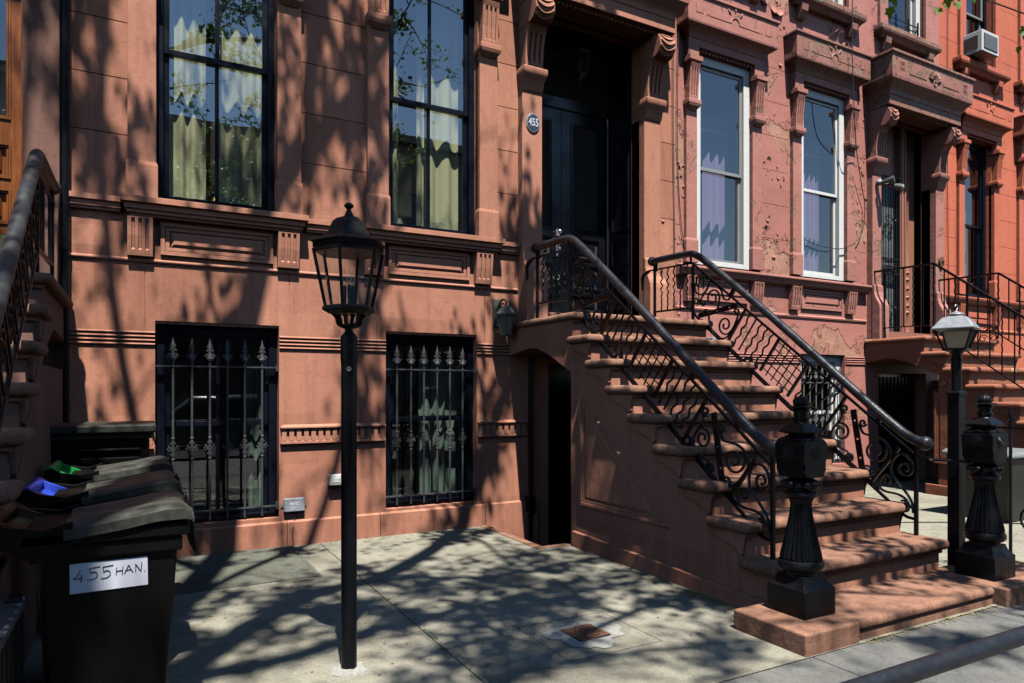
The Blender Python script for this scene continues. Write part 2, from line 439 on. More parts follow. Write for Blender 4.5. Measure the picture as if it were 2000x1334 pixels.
bm = BM(); rl = random.Random(12)
for i in range(420):
    if i < 150: x, y = rl.uniform(.3, 3.0), F - .04 - abs(rl.gauss(0, .05))
    elif i < 240: x, y = 1.397 + rl.gauss(0, .02), rl.uniform(2.8, 6)
    elif i < 300: x, y = 3.27 - abs(rl.gauss(0, .04)), rl.uniform(2.9, 4.9)
    else: x, y = rl.uniform(.3, 3.2), rl.uniform(2.5, 6)
    if x < 1.2 and y > 5: y = rl.uniform(4, 5)
    r = rl.uniform(.003, .008); a0 = rl.uniform(0, 3)
    v = [bm.verts.new((x + r * q * math.cos(a + a0), y + r * math.sin(a + a0), .003 + rl.uniform(0, .004))) for a, q in ((0, 1.8), (1.6, .6), (3.1, 1.8), (4.7, .6))]; bm.faces.new(v)
tag(obj('dry_litter', bm, m_simple('dry_catkins', (.16, .10, .04), .9, 0, .6, .3, 60), recalc=False), kind='stuff')
# ------------------------------------------------------------------ house parts
def fluted(bm, x0, x1, prof, yb=F + .04, g=.012, frac=(.16, .84), z0=None, z1=None):
    """block of the given (p,z) front profile with three sunk flutes between z0 and z1"""
    w = x1 - x0; n = 3; cols = [(x0, x0 + w * frac[0], 0)]
    a = x0 + w * frac[0]; span = w * (frac[1] - frac[0]); u = span / (2 * n - 1)
    for i in range(2 * n - 1): cols.append((a + i * u, a + (i + 1) * u, g if i % 2 == 0 else 0))
    cols.append((x0 + w * frac[1], x1, 0))
    for xa, xb, d in cols:
        pts = [(F - p, z) for p, z in prof]
        if d:
            za = z0 if z0 is not None else prof[0][1]; zb = z1 if z1 is not None else prof[-1][1]
            P = []
            def pin(z):
                for (p1, q1), (p2, q2) in zip(prof, prof[1:]):
                    if q1 <= z <= q2: return p1 + (p2 - p1) * ((z - q1) / max(q2 - q1, 1e-6))
                return prof[-1][0]
            P = [(F - p, z) for p, z in prof if z <= za] + [(F - pin(za), za), (F - pin(za) + d, za + .012)]
            P += [(F - p + d, z) for p, z in prof if za + .012 < z < zb - .004]
            P += [(F - pin(zb) + d, zb - .003), (F - pin(zb), zb)] + [(F - p, z) for p, z in prof if z > zb]
            pts = P
        prism_x(bm, xa, xb, [(yb, pts[0][1])] + pts + [(yb, pts[-1][1])])

def surround(house, xa, xb, wp, mat, hoodmat=None, zs=2.86, hood=True, worn=False):
    hoodmat = hoodmat or mat
    for x0 in (xa - wp, xb):
        bm = BM()
        box(bm, x0, x0 + wp, F - .05, F + .04, zs, 4.70)
        loops(bm, [[(x0 - q, F + .03, z), (x0 - q, F - .05 - q * 1.0, z), (x0 + wp + q, F - .05 - q * 1.0, z), (x0 + wp + q, F + .03, z)] for q, z in [(.012, zs), (.012, 3.12), (.004, 3.15)]])
        mitre(bm, x0 - .005, x0 + wp + .005, [(.06, 4.655), (.10, 4.70), (.11, 4.73), (.11, 4.775), (.085, 4.785)], p0=.10)
        obj('pilaster', bm, mat, house, bevel=.005)
        bm = BM()
        fluted(bm, x0 + .012, x0 + wp - .012, [(.082, 4.78), (.09, 4.95), (.11, 5.14), (.125, 5.19)], z0=4.82, z1=5.14)
        mitre(bm, x0 - .002, x0 + wp + .002, [(.10, 5.19), (.135, 5.22), (.135, 5.275)], p0=.12)
        obj('capital', bm, mat, house, bevel=.003)
    bm = BM()
    box(bm, xa - wp, xa, F - .085, F + .04, 5.277, 5.41); box(bm, xb, xb + wp, F - .085, F + .04, 5.277, 5.41)
    box(bm, xa - wp, xb + wp, F - .085, F + .04, 5.411, 5.50)
    box(bm, xa + .001, xb - .001, F + .0, F + .1, 5.37, 5.41)
    n = int((xb - xa) / .055)
    for i in range(n):
        x = xa + (i + .5) * (xb - xa) / n; box(bm, x - .018, x + .018, F - .05, F - .001, 5.375, 5.4105)
    obj('lintel', bm, mat, house, bevel=.003)
    if hood:
        bm = BM()
        mitre(bm, xa - wp, xb + wp, [(.09, 5.501), (.10, 5.53), (.115, 5.56), (.15, 5.59), (.2, 5.615), (.205, 5.64), (.205, 5.92), (.225, 5.93), (.225, 5.96), (.05, 6.0)], p0=.09)
        # incised ornament
        o = obj('hood', bm, hoodmat, house, bevel=.006)
        bm = BM(); cx = (xa + xb) / 2; y = F - .205
        for s in (-1, 1):
            tube(bm, [(cx + s * .08, y, 5.74), (cx + s * .40, y, 5.74)], .007, 4)
            for q in range(3): tube(bm, [(cx + s * (.41 + q * .02), y, 5.735), (cx + s * (.42 + q * .02), y, 5.75)], .006, 4)
            for dx in (.52, .62): tube(bm, [(cx + s * dx, y, 5.74), (cx + s * dx, y, 5.84)], .006, 4)
            tube(bm, [(cx + s * .52, y, 5.74), (cx + s * .62, y, 5.74)], .006, 4)
        tube(bm, [(cx + .07 * math.cos(a * math.pi / 8), y, 5.74 + .07 * math.sin(a * math.pi / 8)) for a in range(9)], .01, 6)
        for a in (50, 90, 130):
            tube(bm, [(cx + .11 * math.cos(R(a)), y, 5.75 + .11 * math.sin(R(a))), (cx + .15 * math.cos(R(a)), y, 5.75 + .15 * math.sin(R(a))), (cx + .2 * math.cos(R(a)), y, 5.75 + .2 * math.sin(R(a)))], [.004, .018, .003], 6)
        obj('ornament', bm, mat, o)

def sill(house, x0, x1, mat, z=2.86):
    bm = BM()
    mitre(bm, x0 + .05, x1 - .05, [(.07, z - .152), (.075, z - .135), (.092, z - .13), (.092, z - .105), (.108, z - .10), (.108, z - .06), (.135, z - .055), (.135, z - .008), (.06, z)], p0=.075)
    obj('window_sill', bm, mat, house, bevel=.003)

def bracket(house, x0, x1, mat):
    bm = BM(); fluted(bm, x0, x1, [(.05, 2.402), (.055, 2.43), (.075, 2.56), (.088, 2.706)], z0=2.45, z1=2.69, g=.012)
    obj('sill_bracket', bm, mat, house, bevel=.003)

def apron(house, x0, x1, mat):
    bm = BM(); z0, z1 = 2.43, 2.69
    for k, (a, b) in enumerate([(0, .026), (.034, .016)]):
        p = b; q = a; w = .03 if k == 0 else .03
        box(bm, x0 + q, x1 - q, F - p, F + .02, z0 + q, z0 + q + w); box(bm, x0 + q, x1 - q, F - p, F + .02, z1 - q - w, z1 - q)
        box(bm, x0 + q, x0 + q + w, F - p, F + .02, z0 + q + w, z1 - q - w); box(bm, x1 - q - w, x1 - q, F - p, F + .02, z0 + q + w, z1 - q - w)
    loops(bm, [[(x0 + .075 + d, y, z0 + .07 + d), (x1 - .075 - d, y, z0 + .07 + d), (x1 - .075 - d, y, z1 - .07 - d), (x0 + .075 + d, y, z1 - .07 - d)] for y, d in [(F + .01, 0), (F - .005, 0), (F - .022, .022)]])
    obj('apron_panel', bm, mat, house, bevel=.002)

def bands(house, spans, mat):
    for a, b in spans:
        bm = BM()
        for i in range(4):
            z = 1.70 + i * .031
            loops(bm, [[(a, F + .02, zz), (a, F - p, zz), (b, F - p, zz), (b, F + .02, zz)] for p, zz in [(.0, z), (.012, z + .004), (.016, z + .013), (.012, z + .022), (0, z + .025)]])
        obj('reeded_band', bm, mat, house)

def dentils(house, spans, mat, z=0.0):
    for a, b in spans:
        bm = BM()
        mitre(bm, a, b, [(.0, .872 + z), (.032, .885 + z), (.032, .905 + z), (.022, .907 + z), (.022, .909 + z)], p0=.0 if False else .032)
        mitre(bm, a, b, [(.036, 1.015 + z), (.044, 1.02 + z), (.044, 1.032 + z), (.012, 1.05 + z)], p0=.044)
        n = max(2, int((b - a) / .062)); st = (b - a) / n
        xs = [(a + i * st, a + i * st + st * .62) for i in range(n)]
        for xa, xb in xs: box(bm, xa + st * .19, xb + st * .19, F - .03, F + .02, .9095 + z, 1.0145 + z)
        box(bm, a, b, F - .014, F + .019, .908 + z, .93 + z); box(bm, a + .001, b - .001, F - .012, F + .018, .93 + z, 1.014 + z)
        obj('dentil_band', bm, mat, house, bevel=.002)

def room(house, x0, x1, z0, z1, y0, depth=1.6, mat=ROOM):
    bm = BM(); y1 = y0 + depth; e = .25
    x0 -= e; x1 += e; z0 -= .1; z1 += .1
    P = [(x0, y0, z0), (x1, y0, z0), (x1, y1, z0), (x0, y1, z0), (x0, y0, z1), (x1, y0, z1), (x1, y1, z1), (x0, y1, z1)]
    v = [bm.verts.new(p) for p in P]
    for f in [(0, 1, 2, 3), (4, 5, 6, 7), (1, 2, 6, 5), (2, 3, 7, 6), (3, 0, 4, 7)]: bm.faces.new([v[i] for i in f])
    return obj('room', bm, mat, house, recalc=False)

def curtain_bm(bm, x0, x1, z0, z1, y, amp=.035, per=.11, seed=0, gather=0):
    rnd = random.Random(seed); n = int((x1 - x0) / .008); m = 8; ph = [rnd.uniform(0, 6) for _ in range(4)]
    rows = []
    for k in range(m + 1):
        z = z0 + (z1 - z0) * k / m; row = []
        for i in range(n + 1):
            x = x0 + (x1 - x0) * i / n; a = 2 * math.pi * x / per
            yy = y + amp * (math.sin(a + ph[0] + 1.3 * math.sin(x * 9 + ph[1])) * .9 + .1 * math.sin(2 * a + ph[2])) * (1 - .2 * k / m)
            row.append(bm.verts.new((x, yy, z)))
        rows.append(row)
    for a, b in zip(rows, rows[1:]):
        for i in range(n): bm.faces.new((a[i], a[i+1], b[i+1], b[i]))

def sash_window(house, x0, x1, z0, z1, zr, y, fm, gm, fw=.07, sw=.045, mull=True, label=None, gap=0, name='window', inner=None, lowdepth=.03):
    """frame at y; upper sash in front, lower sash behind by lowdepth"""
    bm = BM()
    box(bm, x0, x0 + fw, y - .02, y + .1, z0, z1); box(bm, x1 - fw, x1, y - .02, y + .1, z0, z1)
    box(bm, x0 + fw, x1 - fw, y - .02, y + .1, z1 - fw, z1); box(bm, x0 + fw, x1 - fw, y - .02, y + .1, z0, z0 + fw * .6)
    w = obj(name, bm, fm, house, bevel=.004)
    a, b = x0 + fw, x1 - fw
    for nm, q0, q1, yy in (('upper_sash', zr - .03, z1 - fw, y + .012), ('lower_sash', z0 + fw * .6, zr + .02, y + .012 + lowdepth)):
        bm = BM(); im = inner or fm
        box(bm, a + .001, a + sw, yy, yy + .028, q0, q1); box(bm, b - sw, b - .001, yy, yy + .028, q0, q1)
        box(bm, a + sw, b - sw, yy, yy + .028, q0, q0 + sw); box(bm, a + sw, b - sw, yy, yy + .028, q1 - sw, q1)
        if mull: cx = (a + b) / 2; box(bm, cx - .016, cx + .016, yy + .002, yy + .026, q0 + sw, q1 - sw)
        s = obj(nm, bm, im, w, bevel=.003)
        bm = BM(); yy += .014
        v = [bm.verts.new(p) for p in [(a + sw * .8, yy, q0 + sw * .8), (b - sw * .8, yy, q0 + sw * .8), (b - sw * .8, yy, q1 - sw * .8), (a + sw * .8, yy, q1 - sw * .8)]]
        bm.faces.new(v); obj('glass_pane', bm, gm, w, recalc=False)
    return w

def door_case(house, x0, x1, mat, hoodmat, z0=2.03, corbel_dx=0, proj=.30, pedestal=True, w=.235):
    """two pilasters with scroll feet, corbels and a heavy hood; x0,x1 = clear opening"""
    for xa in (x0 - w, x1):
        bm = BM()
        box(bm, xa, xa + w, F - .09, F + .14, z0 - .03, 4.42)
        pr = [(.08, z0 - .02), (.2, z0 - .02), (.2, 2.5), (.195, 2.55), (.17, 2.6), (.135, 2.66), (.115, 2.74), (.115, 2.82), (.10, 2.84)]
        prism_x(bm, xa - .004, xa + w + .004, [(F - .08, z0 - .021)] + [(F - p, z) for p, z in pr[1:]] + [(F - .08, 2.841)])
        obj('door_pilaster', bm, mat, house, bevel=.006)
        bm = BM()
        mitre(bm, xa, xa + w, [(.10, 4.40), (.115, 4.44), (.125, 4.50), (.15, 4.53), (.175, 4.57), (.175, 4.62), (.15, 4.635)], p0=.11, kx=.3)
        pr = [(.13, 4.63), (.135, 4.75), (.15, 4.87), (.18, 4.97), (.215, 5.03), (.235, 5.04)]
        fluted(bm, xa + .012, xa + w - .012, pr, z0=4.69, z1=4.97, g=.018)
        sc_ = [(F + .04, 5.035)]
        for i in range(15):
            a = R(-105 + i * 14); sc_.append((F - (.235 + .125 * math.cos(a) * .95), 5.165 + .13 * math.sin(a)))
        sc_.append((F + .04, 5.296))
        prism_x(bm, xa + .006, xa + w - .006, sc_)
        for q in range(5):
            a = R(-60 + q * 26)
            pts = []
            for i in range(9):
                s = -1 + i / 4; x = xa + w / 2 + s * (w / 2 - .02)
                aa = a + R(20) * s * s; pts.append((x, F - (.235 + .122 * math.cos(aa)), 5.165 + .128 * math.sin(aa)))
            tube(bm, pts, .011, 6)
        obj('corbel', bm, mat, house, smooth=True, bevel=.004)
    bm = BM()
    box(bm, x0 - w, x1 + w, F - proj - .04, F + .05, 5.30, 5.44)
    for i in range(26):
        x = x0 + .03 + (x1 - x0 - .06) * i / 25; box(bm, x - .018, x + .018, F - proj + .02, F - proj + .06, 5.27, 5.2995)
    mitre(bm, x0 - w, x1 + w, [(proj + .045, 5.441), (proj + .05, 5.50), (proj + .07, 5.53), (proj + .11, 5.57), (proj + .15, 5.61), (proj + .155, 5.65), (proj + .155, 5.93), (proj + .18, 5.945), (proj + .18, 5.98), (.1, 6.04)], p0=proj + .045)
    h = obj('door_hood', bm, hoodmat, house, bevel=.008)
    bm = BM(); cx = (x0 + x1) / 2; y = F - proj - .155
    for a in range(20, 161, 20):
        tube(bm, [(cx + .03 * math.cos(R(a)), y, 5.72 + .03 * math.sin(R(a))), (cx + .1 * math.cos(R(a)), y - .008, 5.72 + .1 * math.sin(R(a))), (cx + .16 * math.cos(R(a)), y, 5.72 + .16 * math.sin(R(a)))], [.006, .022, .014], 8)
    tube(bm, [(cx + .035 * math.cos(R(a)), y, 5.71 + .035 * math.sin(R(a))) for a in range(0, 361, 30)], .012, 6)
    for s in (-1, 1):
        tube(bm, [(cx + s * .2, y, 5.72), (cx + s * .6, y, 5.72)], .009, 4)
        for q in (0, 1):
            e = .05 - q * .025; X = cx + s * .76
            tube(bm, [(X - e, y, 5.79 - e), (X + e, y, 5.79 - e), (X + e, y, 5.79 + e), (X - e, y, 5.79 + e), (X - e, y, 5.79 - e)], .007, 4)
    obj('carved_shell', bm, hoodmat, h)

# ---- the number-455 house --------------------------------------------------
H = thing('brownstone_house', 'reddish brown row house with tall black windows and number 455 beside its door', 'house', (2.5, F, 0))
WIN = [(.115, 1.035), (2.025, 2.955)]
g = .004
holes = []
for a, b in WIN: holes.append((a, b, 2.80, 5.405, .17, True))
for a, b, z0, z1 in [(.107, 1.057, .25, 1.905), (2.009, 2.945, .242, 1.90)]: holes.append((a, b, z0, z1, .17, True))
holes.append((3.65, 4.99, 2.0, 5.30, .14, True)); holes.append((3.78, 4.88, -.6, 1.62, .14, True))
for k in range(12):
    z = 2.907 + .44 * k
    if z > 2.95: holes.append((-.51, 5.52, z - g, z + g, .011, False))
for x in (.035, 1.142, 1.924, 3.03): holes.append((x - .003, x + .003, 1.83, 2.372, .008, False))
for x in (1.12, 1.95, 3.03): holes.append((x - .003, x + .003, -.1, .215, -.0301, False))
holes = [h for h in holes if h[4] > 0]
bm = BM(); relief(bm, -.51, 5.52, -.7, 8.4, holes)
obj('wall', bm, STONE, H, recalc=False)
bm = BM(); box(bm, -.51, 5.52, F + .6, F + 9, 0, 8.38); box(bm, -.51, 5.52, F + .02, F + .599, 8.3, 8.39)
obj('rear_block', bm, ROOM, H)
bm = BM()
for a, b in [(-.5, 1.117), (1.123, 1.947), (1.953, 3.027), (3.033, 3.64)]:
    box(bm, a, b, F - .03, F + .01, -.1 if b < 3.04 else -.6, .205); prism_x(bm, a, b, [(F - .03, .205), (F + .005, .22), (F + .005, .205)])
obj('plinth', bm, STONE, H, bevel=.002)
bm = BM()
mitre(bm, -.49, 3.41, [(.0, 2.355), (.012, 2.36), (.018, 2.372), (.018, 2.38), (.004, 2.393)], p0=.018)
obj('string_course', bm, STONE_TRIM, H)
for (a, b) in WIN: surround(H, a, b, .2, STONE_TRIM)
sill(H, -.124, 1.274, STONE_TRIM, 2.862); sill(H, 1.787, 3.187, STONE_TRIM, 2.862)
for a, b in [(-.49, -.13), (1.28, 1.78), (3.195, 3.41)]:
    bm = BM()
    loops(bm, [[(a, F + .03, z), (a, F - p, z), (b, F - p, z), (b, F + .03, z)] for p, z in [(.01, 2.73), (.03, 2.735), (.03, 2.755), (.042, 2.76), (.042, 2.80), (.06, 2.805), (.06, 2.846), (.005, 2.856)]])
    obj('sill_course', bm, STONE_TRIM, H, bevel=.002)
for x in (-.086, 1.038, 1.796, 2.912): bracket(H, x, x + .177, STONE_TRIM)
apron(H, .146, 1.004, STONE_TRIM); apron(H, 2.032, 2.86, STONE_TRIM)
bands(H, [(-.5, .106), (1.058, 2.008), (2.946, 3.64)], STONE_TRIM)
dentils(H, [(-.5, .10), (1.064, 2.0), (2.952, 3.505)], STONE_TRIM)
door_case(H, 3.65, 4.99, STONE_TRIM, STONE_TRIM)
# soffit blocks above the basement windows
bm = BM()
for a, b, z1 in [(.107, 1.057, 1.905), (2.009, 2.945, 1.90)]:
    n = 12
    for i in range(n):
        x0 = a + (b - a) * i / n; x1 = a + (b - a) * (i + 1) / n
        box(bm, x0 + .002, x1 - .002, F + .012, F + .168, z1 - .022, z1 - .002)
obj('soffit_block', bm, STONE_TRIM, H, bevel=.002)

rnd = random.Random(3)
for i, (a, b) in enumerate(WIN):
    w = sash_window(H, a + .002, b - .002, 2.873, 5.404, 4.13, F + .095, FRAME, GLASS, fw=.052, sw=.045)
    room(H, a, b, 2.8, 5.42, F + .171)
    if i == 0:
        bm = BM(); curtain_bm(bm, .17, .50, 2.8, 5.4, F + .30, .024, .12, 3); obj('curtain', bm, CURT, w, smooth=True, recalc=False, angle=180)
        bm = BM(); curtain_bm(bm, .60, 1.03, 2.8, 5.4, F + .30, .026, .14, 5); obj('curtain', bm, CURT, w, smooth=True, recalc=False, angle=180)
    else:
        bm = BM(); curtain_bm(bm, 2.0, 2.24, 2.8, 5.4, F + .30, .03, .09, 8); obj('curtain', bm, CURT, w, smooth=True, recalc=False, angle=180)
        bm = BM(); curtain_bm(bm, 2.42, 2.88, 2.8, 5.4, F + .30, .026, .15, 11); obj('curtain', bm, CURT, w, smooth=True, recalc=False, angle=180)
        bm = BM(); curtain_bm(bm, 2.86, 3.2, 2.8, 5.4, F + .36, .004, .3, 12); obj('roller_blind', bm, CURT2, w, smooth=True, recalc=False, angle=180)
t = thing('glass_side_table', 'small round glass table on a thin stem just inside the right hand parlour window', 'table', (2.72, F + .24, 2.8))
bm = BM(); lathe(bm, [(.012, 2.8), (.009, 3.0)], (2.62, F + .235, 0), 10); obj('stem', bm, SILVER, t, smooth=True)
bm = BM(); lathe(bm, [(.085, 3.0), (.09, 3.005), (.085, 3.012)], (2.62, F + .235, 0), 24); obj('top', bm, LGLASS, t, smooth=True)
t = thing('garden_stool', 'grey rounded vase with a thin pole standing inside the right hand parlour window', 'vase', (2.24, F + .24, 2.8))
bm = BM(); lathe(bm, [(.02, 2.8), (.045, 2.86), (.05, 2.92), (.035, 2.99), (.012, 3.03)], (2.23, F + .25, 0), 16); obj('body', bm, GREYBOX, t, smooth=True)
bm = BM(); tube(bm, [(2.17, F + .24, 2.8), (2.17, F + .24, 3.24)], .004, 6); obj('pole', bm, SILVER, t)
bm = BM(); lathe(bm, [(.02, 2.87), (.042, 2.9), (.045, 2.94), (.02, 2.99), (.015, 3.0)], (.565, F + .22, 0), 16)
tag(obj('gold_vase', bm, m_simple('old_gold', (.35, .2, .04), .35, .7), smooth=True), 'small gold vase on the inner sill of the left parlour window', 'vase')
# basement windows
for i, (a, b, z0, z1) in enumerate([(.107, 1.057, .25, 1.88), (2.009, 2.945, .242, 1.876)]):
    w = sash_window(H, a + .002, b - .002, z0 + .002, z1 - .002, 1.08, F + .10, FRAME, GLASSB, fw=.07, sw=.04, mull=(i == 0), name='basement_window')
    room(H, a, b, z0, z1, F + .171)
    bm = BM()
    if i == 0: curtain_bm(bm, .82, 1.02, .3, 1.85, F + .32, .02, .09, 21)
    else: curtain_bm(bm, 2.45, 2.72, .3, 1.85, F + .30, .03, .12, 22); curtain_bm(bm, 2.72, 2.92, .3, 1.85, F + .33, .005, .3, 23)
    obj('curtain', bm, CURT2, w, smooth=True, recalc=False, angle=180)

# front door
def panel_door(house, x0, x1, z0, z1, y, mat, name='door_leaf', glass=None, stile=.11, panels=((.1, .42), (.5, .78)), gm=GLASS2):
    bm = BM(); holes = [(x0 + stile, x1 - stile, z0 + p0, z0 + p1, .025, False) for p0, p1 in panels]
    if glass: holes.append((x0 + stile, x1 - stile, z0 + glass[0], z0 + glass[1], .03, True))
    relief(bm, x0, x1, z0, z1, holes, y=y)
    for (p0, p1) in list(panels) + ([glass] if glass else []):
        a0, a1, b0, b1 = x0 + stile, x1 - stile, z0 + p0, z0 + p1
        for k in (0, .016):
            e = .012; yy = y - .010 + k * .7
            box(bm, a0 + k, a1 - k, yy, y + .03, b0 + k, b0 + k + e); box(bm, a0 + k, a1 - k, yy, y + .03, b1 - k - e, b1 - k)
            box(bm, a0 + k, a0 + k + e, yy, y + .03, b0 + k + e, b1 - k - e); box(bm, a1 - k - e, a1 - k, yy, y + .03, b0 + k + e, b1 - k - e)
    for (p0, p1) in panels:
        loops(bm, [[(x0 + stile + .05 + d, yy, z0 + p0 + .05 + d), (x1 - stile - .05 - d, yy, z0 + p0 + .05 + d), (x1 - stile - .05 - d, yy, z0 + p1 - .05 - d), (x0 + stile + .05 + d, yy, z0 + p1 - .05 - d)] for yy, d in [(y + .03, 0), (y + .004, .018)]])
    o = obj(name, bm, mat, house, recalc=False)
    if glass:
        bm = BM(); v = [bm.verts.new(p) for p in [(x0 + stile, y + .03, z0 + glass[0]), (x1 - stile, y + .03, z0 + glass[0]), (x1 - stile, y + .03, z0 + glass[1]), (x0 + stile, y + .03, z0 + glass[1])]]
        bm.faces.new(v); obj('glass_pane', bm, gm, o, recalc=False)
    return o
YD = 6.75
bm = BM()
relief(bm, F + .14, YD + .12, 2.17, 5.29, [(F + .2, YD - .08, 2.3, 2.75, .02, False), (F + .2, YD - .08, 2.83, 3.15, .02, False), (F + .2, YD - .08, 3.24, 4.9, .02, False)], y=0)
for f in bm.verts: f.co = Vector((4.99 + f.co.y, f.co.x, f.co.z))
for (b0, b1) in ((2.3, 2.75), (2.83, 3.15), (3.24, 4.9)):
    for z in (b0, b1): box(bm, 4.978, 5.0, F + .19, YD - .07, z - .008, z + .008)
    for yy in (F + .2, YD - .08): box(bm, 4.978, 5.0, yy - .008, yy + .008, b0, b1)
box(bm, 3.60, 3.65, F + .14, YD + .1, 2.17, 5.29)
obj('door_reveal', bm, BLACK, H, recalc=False)
bm = BM(); box(bm, 3.655, 4.985, F - .06, YD + .12, 2.02, 2.165); obj('threshold', bm, STEP, H, bevel=.012, seg=3)
bm = BM(); box(bm, 3.6, 5.1, F + .14, YD + .2, 5.29, 5.36); box(bm, 3.65, 4.99, YD - .03, YD + .1, 4.62, 4.74); box(bm, 3.65, 4.99, YD + .02, YD + .06, 4.74, 5.29)
for x in (3.66, 4.98): lathe(bm, [(.03, 2.17), (.03, 2.5), (.022, 2.55), (.022, 4.5), (.035, 4.6)], (x - .02 if x > 4 else x + .02, YD - .03, 0), 12)
obj('transom', bm, BLACK, H)
for x0, x1 in ((3.655, 4.316), (4.324, 4.985)):
    d = panel_door(H, x0, x1, 2.17, 4.62, YD, BLACK, 'front_door', glass=(1.05, 2.32), stile=.125, panels=((.09, .30), (.36, .66), (.72, .97)))
    if x0 < 4:
        bm = BM(); xx = 4.26
        ball(bm, (xx, YD - .06, 3.18), .028, (1, .8, 1)); box(bm, xx - .024, xx + .024, YD - .012, YD + .002, 2.9, 3.08)
        box(bm, xx - .022, xx + .022, YD - .012, YD + .002, 3.14, 3.22); ball(bm, (xx, YD - .04, 3.04), .018)
        tube(bm, smooth_pts([(xx, YD - .01, 3.0), (xx, YD - .05, 2.99), (xx, YD - .055, 2.94), (xx, YD - .02, 2.87)]), .009, 8)
        ball(bm, (xx, YD - .03, 2.62), .022)
        obj('door_handle', bm, SILVER, d, smooth=True)
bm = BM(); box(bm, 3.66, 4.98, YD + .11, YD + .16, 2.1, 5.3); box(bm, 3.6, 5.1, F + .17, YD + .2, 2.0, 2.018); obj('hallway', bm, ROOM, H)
# basement door under the stoop
bm = BM(); box(bm, 3.78, 4.88, F + .3, F + .34, -.6, 1.62)
for x in (3.785, 4.8): box(bm, x, x + .075, F + .12, F + .3, -.6, 1.62)
obj('basement_door', bm, BLACK, H)
# number plaque
def oval(bm, cx, y0, y1, cz, rx, rz, n=32, e=0):
    loops(bm, [[(cx + rx * k * math.cos(2*math.pi*i/n), y, cz + rz * k * math.sin(2*math.pi*i/n)) for i in range(n)] for y, k in ((y0, 1), (y1 + .004, 1), (y1, .96 - e))])
def text(name, s, mat, size, loc, rot, parent, extrude=.001, bold=0, align='CENTER', shear=0):
    cu = bpy.data.curves.new(name, 'FONT'); cu.body = s; cu.size = size; cu.extrude = extrude; cu.offset = bold; cu.align_x = align; cu.align_y = 'CENTER'; cu.shear = shear
    cu.materials.append(mat); tmp = bpy.data.objects.new('tmp', cu); link(tmp); bpy.context.view_layer.update()
    me = bpy.data.meshes.new_from_object(tmp.evaluated_get(bpy.context.evaluated_depsgraph_get())); bpy.data.objects.remove(tmp)
    if not me.materials: me.materials.append(mat)
    o = bpy.data.objects.new(name, me); link(o); o.location = loc; o.rotation_euler = rot
    if parent is not None:
        o.parent = parent
        if parent.type == 'EMPTY': o.matrix_parent_inverse = Matrix.Translation(-Vector(parent.location))
    return o
t = thing('number_plaque', 'oval navy enamel plaque with silver rim reading 455 on the door pilaster', 'sign', (3.535, F - .09, 4.08))
bm = BM(); oval(bm, 3.537, F - .088, F - .104, 4.085, .080, .096); obj('plate', bm, SILVER, t, smooth=True)
bm = BM(); oval(bm, 3.537, F - .10, F - .108, 4.085, .069, .085); obj('enamel', bm, PLAQUE, t, smooth=True)
o = text('numerals', '455', m_simple('pale_enamel', (.62, .63, .65), .4, 0, .1, .05), .092, (3.537, F - .1085, 4.085), (R(90), 0, 0), t, .0015, .0014); o.scale = (.86, 1.2, 1)

